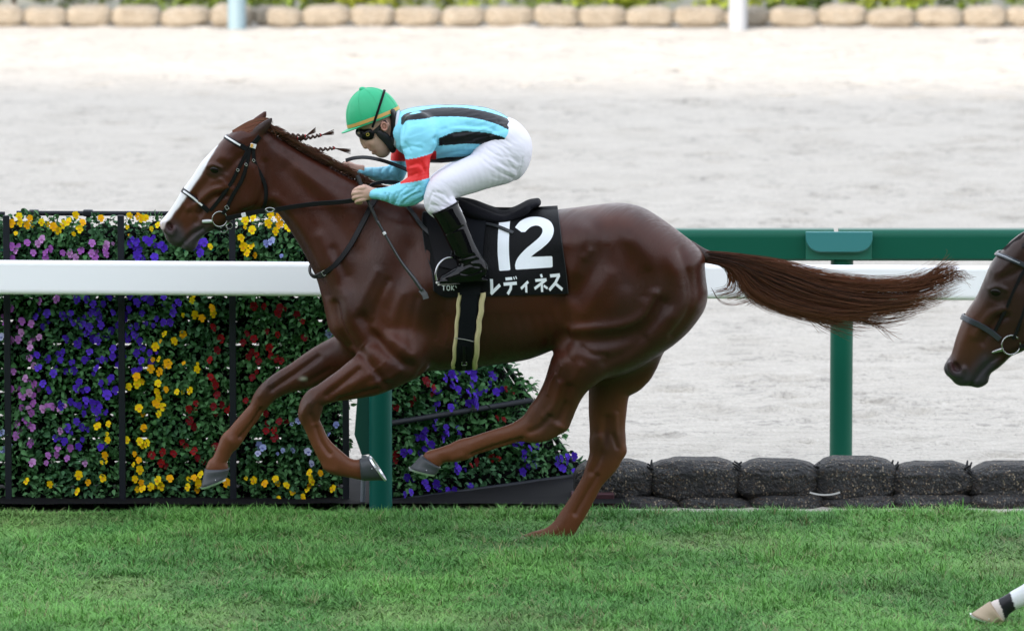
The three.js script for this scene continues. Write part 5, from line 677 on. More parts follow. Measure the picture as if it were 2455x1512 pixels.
// ---------------------------------------------------------------- the dark bay that follows, nearer to the stand
{
  const Z = 2.0, h2 = thing('racehorse', 'dark bay racehorse entering behind the chestnut, one white bandaged foreleg', 'horse', P(2900, 900, Z).setY(0).toArray()), hp = { group: h2, pos: h2.position };
  const poly = [[2425, 577], [2454, 556], [2490, 545], [2525, 552], [2570, 575], [2640, 610], [2720, 645], [2800, 680], [2860, 700], [2950, 712], [3060, 718], [3200, 715], [3300, 700], [3350, 700], [3420, 725], [3490, 780], [3530, 830], [3545, 880], [3540, 930], [3500, 1000], [3430, 1060], [3340, 1100], [3260, 1115], [3200, 1100], [3185, 1070], [3150, 1065], [3050, 1090], [2900, 1105], [2800, 1105], [2730, 1080], [2670, 1040], [2640, 990], [2625, 930], [2610, 880], [2585, 830], [2555, 800], [2525, 795],
    [2500, 806], [2470, 830], [2450, 843], [2427, 852], [2412, 866], [2394, 882], [2375, 896], [2369, 917], [2348, 929], [2330, 926], [2316, 925], [2300, 924], [2289, 918], [2280, 908], [2268, 897], [2263, 882], [2270, 866], [2282, 847], [2292, 812], [2306, 773], [2321, 742], [2343, 708], [2362, 665], [2379, 627], [2401, 603]];
  const w = [[2275, 882, .05, .034], [2295, 905, .05, .034], [2330, 915, .042, .028], [2355, 915, .036, .024], [2300, 850, .05, .04], [2345, 870, .06, .04], [2320, 790, .055, .045], [2360, 810, .066, .05], [2400, 850, .055, .04], [2345, 740, .062, .048], [2400, 780, .082, .06], [2380, 700, .09, .055], [2390, 650, .08, .055], [2430, 690, .1, .065], [2460, 780, .09, .06], [2440, 610, .085, .055], [2480, 580, .07, .05], [2500, 700, .09, .07], [2560, 680, .09, .08], [2560, 610, .06, .05], [2640, 720, .11, .1], [2640, 850, .12, .1], [2750, 700, .09, .08], [2750, 850, .18, .14], [2740, 1000, .19, .13], [2860, 740, .12, .09], [2860, 900, .24, .17], [3000, 900, .27, .2], [3100, 900, .28, .2], [3000, 1030, .24, .18], [3200, 900, .26, .17], [3320, 780, .25, .15], [3320, 900, .28, .2], [3450, 870, .24, .16], [3500, 940, .2, .13], [3350, 1040, .25, .14], [2960, 750, .17, .12]];
  const f = new Field([P(2250, 0, Z).x, P(0, 1500, Z).y - 0.06, Z - 0.36], [P(3560, 0, Z).x, P(0, 510, Z).y, Z + 0.36], 0.0068);
  outlineBody(f, poly, w, 0, Z);
  const legs = [[[2740, 1030, 2830, 1120, 2.13, .09], [2700, 1130, 2760, 1220, 2.13, .075], [2645, 1215, 2690, 1280, 2.12, .055], [2585, 1288, 2622, 1335, 2.11, .045], [2525, 1342, 2550, 1388, 2.1, .034], [2462, 1395, 2482, 1437, 2.1, .03], [2433, 1413, 2450, 1455, 2.1, .034], [2412, 1426, 2430, 1464, 2.1, .033], [2392, 1436, 2413, 1478, 2.1, .03], [2376, 1443, 2408, 1488, 2.1, .035]],
    [[2720, 1030, 2800, 1110, 1.87, .08], [2640, 1120, 2700, 1180, 1.87, .06], [2600, 1200, 2655, 1230, 1.87, .044], [2612, 1262, 2654, 1262, 1.88, .032], [2640, 1330, 2680, 1320, 1.88, .03], [2680, 1370, 2715, 1350, 1.88, .032]],
    [[3200, 1040, 3340, 1080, 2.13, .11], [3180, 1140, 3270, 1160, 2.13, .075], [3175, 1220, 3252, 1232, 2.12, .05], [3190, 1275, 3250, 1282, 2.12, .04], [3160, 1345, 3208, 1362, 2.12, .03], [3115, 1412, 3160, 1432, 2.12, .034], [3070, 1445, 3110, 1470, 2.12, .034]],
    [[3320, 1020, 3460, 1050, 1.86, .11], [3330, 1130, 3420, 1150, 1.86, .08], [3352, 1220, 3430, 1225, 1.86, .05], [3360, 1262, 3425, 1268, 1.86, .042], [3330, 1342, 3378, 1357, 1.87, .03], [3300, 1412, 3348, 1432, 1.87, .034], [3262, 1452, 3308, 1474, 1.87, .034]]];
  for (const l of legs) f.chain(ribs(l), 0.05);
  for (const s of [1, -1]) { f.chain(nodes([[2290, 879, 12, Z + .058 * s, .022], [2300, 887, 8, Z + .056 * s, .018]]), 0.006, 4, true); f.chain(nodes([[2276, 872, 6, Z + .046 * s, .012], [2284, 894, 7, Z + .048 * s, .012], [2304, 898, 7, Z + .05 * s, .01], [2312, 884, 6, Z + .053 * s, .01]]), 0.012); f.chain(nodes([[2470, 575, 15, Z + .05 * s, .02], [2490, 545, 15, Z + .06 * s, .02], [2512, 520, 9, Z + .062 * s, .012], [2526, 506, 2.5, Z + .062 * s, .005]]), 0.015); }
  const q = (x, y) => { const a = P(0, 0, Z), k = P(1, 0, Z).x - a.x; return [(x - a.x) / k, (a.y - y) / (P(0, 0, Z).y - P(0, 100, Z).y) * 100]; };
  const coat2 = (x, y, z) => {
    const [X, Y] = q(x, y), n = fbm(x * 4, y * 4, z * 4), n2 = fbm(x * 30, y * 14, z * 30, 3); let c = mixc([.02, .0085, .0062], [.04, .0155, .0095], n);
    if (X < 2420) { c = mixc(c, [.085, .032, .0155], sstep(2420, 2300, X) * sstep(930, 800, Y) * sstep(640, 780, Y) * 0.9); const mz = sstep(50, 5, polyDist([[2270, 890], [2300, 912], [2350, 918], [2372, 880]], X, Y) + 14 * (n2 - 0.5)); c = mixc(c, [.035, .034, .04], mz * 0.92); c = mixc(c, [.015, .010, .009], Math.exp(-(((X - 2389) / 22) ** 2 + ((Y - 700) / 17) ** 2)) * 0.9); c = mixc(c, [.05, .014, .014], Math.exp(-(((X - 2293) / 12) ** 2 + ((Y - 880) / 13) ** 2)) * 0.8); }
    if (Y > 1250) c = mixc(c, [.02, .014, .013], 0.5);
    if (z > Z + 0.04 && Y > 1300 && X < 2600) { const along = X + (1440 - Y) * 0.35; if (along < 2402) c = mixc([.68, .62, .58], [.6, .5, .45], n2); else if (along < 2436) c = [.016, .016, .02]; else if (along < 2560) c = [.74, .75, .77]; }
    return c;
  };
  mesh('body', f.mesh({ smooth: 3, uvScale: 2.5, color: coat2, sculpt: sculptor([{ pts: [[2405, 735], [2375, 745], [2352, 772], [2335, 800]], w: 9, d: .009, z: Z, both: true }, { pts: [[2410, 752], [2388, 762], [2368, 790], [2355, 815]], w: 9, d: -.009, z: Z, both: true }, { pts: [[2505, 660], [2512, 720], [2500, 780]], w: 9, d: -.007, z: Z, both: true }, { pts: [[2440, 700], [2450, 760]], w: 20, d: .007, z: Z, both: true }, { pts: [[2373, 708], [2389, 716], [2408, 711]], w: 5, d: -.003, z: Z, both: true }, { pts: [[2400, 660], [2425, 650], [2440, 640]], w: 9, d: -.006, z: Z, both: true }, { pts: [[2372, 688], [2388, 681], [2408, 688]], w: 5.5, d: .008, z: Z, both: true }, { pts: [[2372, 640], [2385, 648]], w: 12, d: .005, z: Z, both: true }, { pts: [[2326, 922], [2342, 898], [2366, 870], [2395, 848]], w: 5.5, d: -.01, z: Z, both: true }, { pts: [[2318, 905], [2335, 880], [2360, 858]], w: 8, d: .004, z: Z, both: true }]) }), coatMat, h2, hp.pos);
  for (const s of [1, -1]) { const p = P(2389, 700, Z + 0.09), h = f.pick(2389, 700, Z + 0.3, Z), g = new THREE.SphereGeometry(0.025, 20, 14); g.scale(1, 0.78, 0.7); g.rotateZ(-0.3); const hz = (h ? h.z : Z + .09) - Z - 0.009; g.translate(p.x, p.y, Z + hz * s); mesh('eye', g, eyeMat, h2, hp.pos); }
  makeHoof(hp, [2374, 1441], [2409, 1490], [2328, 1472], [2390, 1494], 2.1, .055, mat(C(0.4, 0.31, 0.21), 0.6));
  makeHoof(hp, [2680, 1372], [2716, 1350], [2700, 1420], [2750, 1395], 1.88, .052); makeHoof(hp, [3066, 1446], [3112, 1472], [3030, 1480], [3095, 1494], 2.12, .052); makeHoof(hp, [3258, 1453], [3310, 1476], [3224, 1488], [3292, 1500], 1.87, .052);
  const o = { z0: Z + 0.25, z1: Z - 0.02 }, b = (n, l, wd, lift = 0.003) => mesh(n, strap(f, l, wd, 0.005, { ...o, lift }), leather, h2, hp.pos);
  const wrap = (line, wd, name, m) => { const pts = [], nr = []; for (const [x, y] of resample(line, 7)) { const p = f.pick(x, y, Z + 0.25, Z - 0.02); if (!p) continue; const n = f.normal(p); pts.push(p.addScaledVector(n, 0.01)); nr.push(n); } const fl = (v) => new V3(v.x, v.y, 2 * Z - v.z), fn = (v) => new V3(v.x, v.y, -v.z); return mesh(name, sweep([...pts.map(fl).reverse(), ...pts], [...nr.map(fn).reverse(), ...nr], wd, 0.006), m || leather, h2, hp.pos); };
  wrap([[2311, 761], [2330, 770], [2350, 779], [2375, 794], [2398, 812]], 0.024, 'noseband', mat(C(0.03, 0.035, 0.045), 0.35)); const br = wrap([[2393, 611], [2420, 620], [2449, 632], [2475, 645]], 0.02, 'browband', mat(C(0.03, 0.035, 0.045), 0.35)); mesh('white_inlay', strap(f, [[2398, 613], [2420, 620], [2445, 630]], 0.005, 0.004, { ...o, lift: 0.0135 }), mat(C(0.35, 0.37, 0.42), 0.4), br);
  b('cheekpiece', [[2472, 630], [2452, 655], [2432, 695], [2415, 735], [2400, 765], [2387, 792]], 0.014); b('cheekpiece', [[2476, 636], [2468, 690], [2455, 745], [2440, 790], [2430, 812]], 0.014, 0.006); b('throat_latch', [[2490, 640], [2512, 700], [2518, 760], [2510, 792]], 0.014);
  const c = P(2425, 827, Z + 0.078), ring = new THREE.TorusGeometry(0.04, 0.0034, 10, 40); ring.rotateY(0.2); ring.translate(c.x, c.y, c.z); mesh('bit_ring', ring, steel, h2, hp.pos);
  mesh('bit_mouthpiece', taper([[P(2379, 845, Z + .06), 0.005], [P(2396, 839, Z + .066), 0.008], [P(2408, 836, Z + .072), 0.009]], 10), steel, h2, hp.pos);
  b('rein', [[2445, 832, Z + .09], [2520, 815, Z + .1], [2620, 785, Z + .13], [2720, 750, Z + .15], [2800, 715, Z + .16]], 0.017);
  const M = []; const crest = resample([[2480, 548], [2525, 553], [2570, 577], [2640, 611], [2720, 646], [2800, 681]], 8); for (let i = 0; i < 420; i++) { const cc = crest[Math.floor(rnd() * (crest.length - 1))], l = rr(30, 70), a = rr(-0.3, 0.6), z = Z + rr(-0.02, 0.03), p = []; for (let k = 0; k <= 5; k++) { const t = k / 5; p.push(P(cc[0] + l * t * Math.cos(a), cc[1] + 3 - 10 * Math.sin(t * 2) + l * t * (0.4 + 0.4 * Math.sin(a)), z)); } M.push({ p, r0: 0.0022, r1: 0.0007, c0: [.014, .010, .009], c1: [.022, .014, .012] }); }
  for (let i = 0; i < 240; i++) { const s = rr(-1, 1), p = []; for (let k = 0; k <= 6; k++) { const t = k / 6; p.push(P(mix(2405, 2500, t), mix(597, 540, t) - 9 * Math.sin(t * 2.8) + s * s * 34 * sstep(0, 0.4, t) * (s > 0 ? 1 : 0.4), Z + s * 0.065 * sstep(-0.1, 0.5, t) + 0.014 * Math.sign(s))); } M.push({ p, r0: 0.002, r1: 0.0014, c0: [.016, .011, .012], c1: [.014, .010, .010] }); }
  mesh('mane', strands(M), hairMat, h2, hp.pos);
  mesh('tail', strands(strandsBetween([[[3530, 820, Z], [3600, 830, Z], [3700, 860, Z], [3850, 900, Z]], [[3540, 850, Z], [3610, 880, Z], [3700, 930, Z], [3830, 980, Z]]], 300, { c0: [.014, .01, .009], c1: [.02, .013, .011], zs: 0.05, r0: 0.003 })), hairMat, h2, hp.pos);
}
// ---------------------------------------------------------------- rails
const whitePaint = mat(C(0.91, 0.905, 0.92), 0.38), greenPaint = mat(C(0.006, 0.1, 0.075), 0.42, { specularIntensity: 0.4 }), greenPaint2 = mat(C(0.004, 0.095, 0.058), 0.4, { specularIntensity: 0.4 }), tealPaint = mat(C(0.03, 0.2, 0.2), 0.4);
{
  // white running rail on slanted posts, with a rounded section
  const zR = -1.0, r0 = P(-40, 663, zR), r1 = P(2500, 678, zR);
  const t = thing('running_rail', 'white plastic running rail on a green post behind the galloping horse', 'rail', [0, 0, zR]);
  const shp = new THREE.Shape(), w = 0.062, h = 0.0765, rd = 0.026; const wt = w - 0.03; shp.moveTo(-w + rd, -h); shp.lineTo(w - rd, -h); shp.quadraticCurveTo(w, -h, w - 0.005, -h + rd); shp.lineTo(wt, h - rd); shp.quadraticCurveTo(wt - 0.004, h, wt - rd, h); shp.lineTo(-wt + rd, h); shp.quadraticCurveTo(-wt + 0.004, h, -wt, h - rd); shp.lineTo(-w + 0.005, -h + rd); shp.quadraticCurveTo(-w, -h, -w + rd, -h);
  const L = 24, slope = Math.atan2(r1.y - r0.y, r1.x - r0.x), cy = (r0.y + r1.y) / 2;
  const g = new THREE.ExtrudeGeometry(shp, { depth: L, bevelEnabled: false, curveSegments: 10 }); g.rotateY(Math.PI / 2); g.translate(-L / 2, 0, 0); g.rotateZ(slope); g.translate(0, cy, 0); mesh('rail', g, whitePaint, t);
  const base = P(912, 1218, zR), px = base.x;
  mesh('post', join([(() => { const c = new THREE.CylinderGeometry(0.0525, 0.0525, 1.12, 28); c.translate(px, 0.5, 0); return c; })()]), mat(C(0.005, 0.105, 0.085), 0.45, { specularIntensity: 0.4 }), t);
  mesh('bracket', boxAt(0.11, 0.05, 0.1, px, cy - 0.095, 0, 0.01), greenPaint, t);
  const sh2 = new THREE.Shape(); const q = [[860, 925], [888, 905], [888, 1085], [868, 1088], [851, 1040], [855, 990]].map(([x, y]) => P(x, y, zR - 0.09)); sh2.moveTo(q[0].x, q[0].y); q.slice(1).forEach((p) => sh2.lineTo(p.x, p.y));
  const br = new THREE.ExtrudeGeometry(sh2, { depth: 0.03, bevelEnabled: true, bevelSize: 0.004, bevelThickness: 0.004, bevelSegments: 2 }); br.translate(0, 0, -0.105); mesh('brace_plate', br, mat(C(0.005, 0.075, 0.06), 0.5), t);
  mesh('stay', bar(P(872, 1092, zR - 0.06).setZ(-0.06), P(868, 1226, zR - 0.06).setZ(-0.06), 0.012), mat(C(0.16, 0.18, 0.21), 0.5), t);
}
{
  // green outer rail behind it
  const zR = -2.25, t = thing('barrier_rail', 'dark green box section rail on a green post beside the sand', 'rail', [0, 0, zR]);
  const top = P(2018, 548, zR).y, bot = P(2018, 622, zR).y, h = top - bot;
  const shp = new THREE.Shape(); shp.moveTo(-0.06, bot + 0.012); shp.lineTo(-0.048, bot); shp.lineTo(0.048, bot); shp.lineTo(0.06, bot + 0.012); shp.lineTo(0.06, top - 0.035); shp.quadraticCurveTo(0.056, top - 0.004, 0.03, top); shp.lineTo(-0.03, top); shp.quadraticCurveTo(-0.056, top - 0.004, -0.06, top - 0.035); shp.closePath();
  const gap = P(2008, 0, zR).x;
  for (const [a, b] of [[-14, gap - 0.012], [gap + 0.012, 14]]) { const g = new THREE.ExtrudeGeometry(shp, { depth: b - a, bevelEnabled: false, curveSegments: 8 }); g.rotateY(Math.PI / 2); g.translate(a, 0, 0); mesh('rail', g, greenPaint2, t); }
  const px = P(2018, 800, zR).x, c = new THREE.CylinderGeometry(0.054, 0.054, bot + 0.3, 28); c.translate(px, (bot - 0.3) / 2 + 0.02, 0); mesh('post', c, greenPaint2, t);
  const cr = new THREE.Shape(), cw = 0.153, c0 = P(2013, 557, zR).y, c1 = P(2013, 616, zR).y, cx = P(2013, 0, zR).x; cr.moveTo(-cw, c0); cr.lineTo(cw, c0); cr.lineTo(cw, c1); cr.lineTo(-cw, c1); cr.closePath();
  const cg = new THREE.ExtrudeGeometry(cr, { depth: 0.012, bevelEnabled: true, bevelSize: 0.003, bevelThickness: 0.003 }); cg.translate(cx, 0, 0.062); mesh('joint_plate', cg, mat(C(0.012, 0.15, 0.1), 0.4), t);
  const cap = new THREE.Shape(), cm = P(2013, 572, zR).y, cb = P(2013, 600, zR).y; cap.moveTo(-cw, c0 + 0.002); cap.lineTo(cw, c0 + 0.002); cap.lineTo(cw, cm); cap.quadraticCurveTo(cw * 0.93, cb, cw * 0.5, cb); cap.lineTo(-cw * 0.5, cb); cap.quadraticCurveTo(-cw * 0.93, cb, -cw, cm); cap.closePath();
  const pg = new THREE.ExtrudeGeometry(cap, { depth: 0.022, bevelEnabled: true, bevelSize: 0.005, bevelThickness: 0.01, bevelSegments: 4, curveSegments: 16 }); pg.rotateX(-0.10); pg.translate(cx, 0.012, 0.078 + 0.1 * c0); mesh('joint_cap', pg, tealPaint, t);
}
{
  // far rail beyond the sand: pale posts in the sun
  const zR = FAR_Z + 0.35; let k = 0;
  const t = thing('running_rail', 'pale rail on round posts beyond the sand, in sunlight', 'rail', [0, 0, zR]);
  for (const x of [567, 1770]) { const p = P(x, 46, zR), c = new THREE.CylinderGeometry(0.074, 0.074, 1.3, 24); c.translate(p.x, 0.6, 0); mesh('post', c, mat(k++ ? C(0.36, 0.38, 0.41) : C(0.2, 0.29, 0.34), 0.5), t); }
  const g = new THREE.CylinderGeometry(0.07, 0.07, 30, 20); g.rotateZ(Math.PI / 2); g.translate(0, 1.25, 0); mesh('rail', g, whitePaint, t);
}
// ---------------------------------------------------------------- sandbags
const bagTex = (dark, seed) => dataTex(512, 256, (u, v) => {
  const [cd, ci] = cells(u, v, 40, 20, seed), [cd2, ci2] = cells(u, v, 76, 38, seed + 3), st = (1 - sstep(0.3, 0.62, cd)) * ci, st2 = (1 - sstep(0.3, 0.6, cd2)) * ci2, big = tfbm(u, v, 6, 4, seed + 9, 3), net = (0.82 + 0.18 * Math.sin(v * Math.PI * 2 * 64)) * (0.9 + 0.1 * Math.sin(u * Math.PI * 2 * 96));
  const lum = Math.max(sstep(0.2, 0.85, st), 0.7 * sstep(0.3, 0.9, st2)) * sstep(0.15, 0.5, big), hue = (ci * 7.3) % 1;
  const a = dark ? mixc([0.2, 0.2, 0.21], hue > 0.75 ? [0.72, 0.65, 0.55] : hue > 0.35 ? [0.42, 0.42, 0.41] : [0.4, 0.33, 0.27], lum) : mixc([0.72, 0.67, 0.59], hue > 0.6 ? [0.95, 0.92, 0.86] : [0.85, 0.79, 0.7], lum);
  return a.map((q) => q * net);
});
const bagBump = dataTex(256, 128, (u, v) => { const a = tfbm(u, v, 26, 16, 77, 3); return [a, a, a]; }, false);
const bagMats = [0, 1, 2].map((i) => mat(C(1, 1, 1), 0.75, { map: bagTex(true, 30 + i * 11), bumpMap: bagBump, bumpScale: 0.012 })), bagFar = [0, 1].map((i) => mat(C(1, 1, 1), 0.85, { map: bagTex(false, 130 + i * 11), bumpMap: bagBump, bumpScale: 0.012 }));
const tieMat = mat(C(0.01, 0.01, 0.012), 0.7);
function bagGeo(w, h, d, seed) {
  const g = new RoundedBoxGeometry(1, 1, 1, 14, 0.33), p = g.attributes.position, uv = g.attributes.uv;
  for (let i = 0; i < p.count; i++) {
    let x = p.getX(i), y = p.getY(i), z = p.getZ(i); const u = x * 2, pinch = 1 - 0.14 * Math.pow(Math.abs(u), 6), n = fbm(x * 3 + seed, y * 3, z * 3, 3) - 0.5, n2 = fbm(x * 11 + seed * 3, y * 11, z * 11, 2) - 0.5;
    const ca = 1 + 0.3 * n + 0.08 * n2; uv.setXY(i, x * w / 0.36 + seed * 0.37, Math.atan2(y * h, z * d) * 0.11 / 0.18 + seed * 0.13);
    p.setXYZ(i, x * w * (1 + 0.03 * n), y * h * pinch * ca + (fbm(x * 2 + seed, 5, seed) - 0.5) * 0.03, z * d * pinch * ca);
  }
  g.computeVertexNormals(); return g;
}
const ordinals = ['first', 'second', 'third', 'fourth', 'fifth', 'sixth', 'seventh', 'eighth', 'ninth', 'tenth', 'eleventh', 'twelfth', 'thirteenth', 'fourteenth', 'fifteenth', 'sixteenth', 'seventeenth', 'eighteenth', 'nineteenth', 'twentieth', 'twenty-first', 'twenty-second', 'twenty-third', 'twenty-fourth', 'twenty-fifth', 'twenty-sixth', 'twenty-seventh', 'twenty-eighth'];
{
  const zB = -1.36;
  const rows = [[[1440, 1626, 1185, 1226], [1626, 1800, 1188, 1227], [1800, 1964, 1180, 1226], [1964, 2140, 1182, 1226], [2140, 2324, 1176, 1226], [2324, 2505, 1178, 1226]], [[1385, 1562, 1108, 1190], [1562, 1767, 1107, 1193], [1767, 1958, 1107, 1188], [1958, 2142, 1104, 1196], [2138, 2324, 1108, 1182], [2324, 2515, 1113, 1184]]];
  rows.forEach((row, r) => row.forEach(([x0, x1, y0, y1], i) => {
    const j0 = rr(-3, 6), a = P(x0 - rr(0, 5), y0 + (r ? j0 : 0), zB), b = P(x1 + rr(0, 5), y1 + 3, zB), t = thing('sandbag', `dark mesh gravel sandbag in the ${r ? 'upper' : 'lower'} row by the turf, ${ordinals[i]} from the flower stand`, 'sandbag', [(a.x + b.x) / 2, (a.y + b.y) / 2, zB + (r ? 0.02 : 0.05)], 'dark sandbags along the turf edge');
    t.rotation.z = rr(-0.05, 0.05); t.rotation.y = rr(-0.09, 0.09);
    mesh('sack', bagGeo(b.x - a.x + 0.03, a.y - b.y + 0.03, r ? 0.27 : 0.3, i * 7 + r * 31 + 1), bagMats[(i + r) % 3], t);
    const tie = []; for (let k = 0; k < 9; k++) { const an = rr(0, 6.28), q = new V3((b.x - a.x) / 2 - 0.012, rr(-0.005, 0.045), 0.06); tie.push(taper([[q, 0.008], [q.clone().add(new V3(rr(-0.015, 0.02), 0.012 + 0.03 * Math.abs(Math.sin(an)), 0.02 * Math.cos(an))), 0.007], [q.clone().add(new V3(rr(-0.03, 0.03), 0.03 + 0.035 * Math.abs(Math.sin(an)), 0.045 * Math.cos(an))), 0.004]], 5, 2)); }
    if (r) mesh('tied_end', join(tie), tieMat, t);
  }));
  const s = thing('plastic_strip', 'thin white plastic strip sagging between the two sandbag rows', 'strip', P(1978, 1184, zB + 0.2).toArray());
  const pts = [], nr = []; for (let i = 0; i <= 12; i++) { const u = i / 12 - 0.5; pts.push(new V3(u * 0.14, 0.012 * (4 * u * u) - 0.004, 0)); nr.push(new V3(0, 0.5, 1).normalize()); } mesh('sheet', sweep(pts, nr, 0.009, 0.002), mat(C(0.45, 0.45, 0.43), 0.6), s);
  const wb = thing('wooden_block', 'weathered dark red block lying before the first sandbag', 'block', P(1420, 1200, -1.2).toArray()); mesh('block', boxAt(0.2, 0.1, 0.1, 0, -0.01, 0, 0.008), mat(C(0.05, 0.012, 0.018), 0.7), wb);
  // pale bags in the sun on the far side
  let x = -60, i = 0; const zF = FAR_Z;
  while (x < 2520) { const w = rr(100, 122), a = P(x, 0, zF), b = P(x + w, 0, zF), h = rr(0.155, 0.185), t = thing('sandbag', `sunlit tan sandbag beyond the sand track, ${ordinals[i] || 'last'} from the left`, 'sandbag', [(a.x + b.x) / 2, h / 2 - 0.012, zF], 'pale sandbags on the far side of the sand'); t.rotation.z = rr(-0.04, 0.04); t.rotation.y = rr(-0.1, 0.1); mesh('sack', bagGeo(b.x - a.x + 0.015, h, 0.24, i * 5 + 200), bagFar[i % 2], t); x += w; i++; }
}
// ---------------------------------------------------------------- flower stand with its bedding plants
const blackMetal = mat(C(0.012, 0.014, 0.02), 0.5, { specularIntensity: 0.5 }), potMat = mat(C(0.005, 0.005, 0.006), 0.85, { specularIntensity: 0.12 });
const leafMats = [C(0.065, 0.18, 0.06), C(0.095, 0.235, 0.09), C(0.055, 0.15, 0.065)].map((c) => mat(c, 0.6, { transmission: 0, specularIntensity: 0.4, side: THREE.DoubleSide }));
function leafGeo(L, W, fold) { // pointed oval leaf, folded along its rib
  const rows = [[0, 0], [0.25, 0.75], [0.55, 1], [0.82, 0.6], [1, 0]], pos = [], idx = [];
  rows.forEach(([t, w], i) => { const bend = -fold * t * t * L; pos.push(t * L, bend, 0, t * L, bend + w * W * 0.22, w * W / 2, t * L, bend + w * W * 0.22, -w * W / 2); if (i) { const a = (i - 1) * 3, b = i * 3; idx.push(a, b, a + 1, b, b + 1, a + 1, a, a + 2, b, b, a + 2, b + 2); } });
  const g = new THREE.BufferGeometry(); g.setAttribute('position', new THREE.Float32BufferAttribute(pos, 3)); g.setIndex(idx); g.computeVertexNormals(); return g;
}
const aim = (g, dir, roll, p) => { const q = new THREE.Quaternion().setFromUnitVectors(new V3(1, 0, 0), dir.clone().normalize()); g.rotateX(roll); g.applyQuaternion(q); g.translate(p.x, p.y, p.z); return g; };
function clump(w, h, d, n, s0, s1) { const list = []; for (let i = 0; i < n; i++) { const p = new V3(rr(-w, w), rr(-h, h), rr(-0.2, 1) * d), dir = new V3(p.x / w * 0.9 + rr(-0.7, 0.7), p.y / h * 0.6 + rr(-0.6, 0.7), rr(0.1, 1.1)); const L = rr(s0, s1); list.push(aim(leafGeo(L, L * rr(0.5, 0.75), rr(0.1, 0.6)), dir, rr(-1.2, 1.2), p)); } return join(list); }
const clumps = []; for (let i = 0; i < 7; i++) clumps.push(clump(0.07, 0.06, 0.055, 105, 0.018, 0.036));
// pansy: two back petals, two side petals and a lip
function pansyGeo() {
  const list = [], petal = (ang, L, W, z, cup) => { const pos = [], idx = [], N = 7; pos.push(0, 0, z); for (let k = 0; k <= N; k++) { const t = k / N, a = ang + (t - 0.5) * W, r = L * Math.pow(Math.sin(mix(0.25, Math.PI - 0.25, t)), 0.5) * (1 + 0.05 * Math.sin(k * 4)); pos.push(Math.cos(a) * r, Math.sin(a) * r, z + cup * r * (0.3 + 0.7 * Math.abs(t - 0.5))); } for (let k = 1; k <= N; k++) idx.push(0, k, k + 1); const g = new THREE.BufferGeometry(); g.setAttribute('position', new THREE.Float32BufferAttribute(pos, 3)); g.setIndex(idx); g.computeVertexNormals(); list.push(g); };
  petal(1.15, 0.021, 1.7, -0.002, 0.25); petal(2.0, 0.021, 1.7, -0.004, 0.2); petal(0.05, 0.018, 1.6, 0.002, 0.3); petal(3.1, 0.018, 1.6, 0.003, 0.3); petal(-1.57, 0.019, 2.0, 0.005, 0.25); return join(list);
}
const pansy = pansyGeo(), eyeGeo = (() => { const list = []; for (const a of [-1.57, -0.5, 3.6]) { const g = new THREE.CircleGeometry(0.003, 7); g.scale(0.8, 1.6, 1); g.rotateZ(a + 1.57); g.translate(Math.cos(a) * 0.0048, Math.sin(a) * 0.0048, 0.0085); list.push(g); } return join(list); })();
const petals = { yellow: [C(0.9, 0.62, 0.004), C(0.92, 0.7, 0.008), C(0.9, 0.46, 0.004)], purple: [C(0.085, 0.026, 0.52), C(0.11, 0.042, 0.62), C(0.06, 0.018, 0.4)], pink: [C(0.46, 0.17, 0.54), C(0.56, 0.28, 0.58), C(0.34, 0.1, 0.42)], red: [C(0.24, 0.006, 0.01), C(0.32, 0.01, 0.012), C(0.16, 0.005, 0.01)], blue: [C(0.36, 0.42, 0.72), C(0.5, 0.52, 0.75), C(0.28, 0.33, 0.68)] };
const petalMats = Object.fromEntries(Object.entries(petals).map(([k, v]) => [k, v.map((c) => mat(c, 0.7, { side: THREE.DoubleSide, specularIntensity: 0.25 }))]));
const markMats = { yellow: mat(C(0.8, 0.34, 0.004), 0.7), purple: mat(C(0.045, 0.014, 0.3), 0.7), pink: mat(C(0.34, 0.1, 0.34), 0.7), red: mat(C(0.1, 0.003, 0.005), 0.7), blue: mat(C(0.12, 0.12, 0.4), 0.7) };
const zA = ([x, y, s]) => [x * 0.19888, 476 + y * 0.19888, s], zB2 = ([x, y, s]) => [x * 0.3836, 701.9 + y * 0.3836, s], zC = ([x, y, s]) => [427.2 + x * 0.3836, 701.9 + y * 0.3836, s], zH = ([x, y, s]) => [354 + x * 0.29064, 244.1 + y * 0.29064, s], zW = ([x, y, s]) => [823.9 + x * 0.28588, 854.4 + y * 0.28588, s];
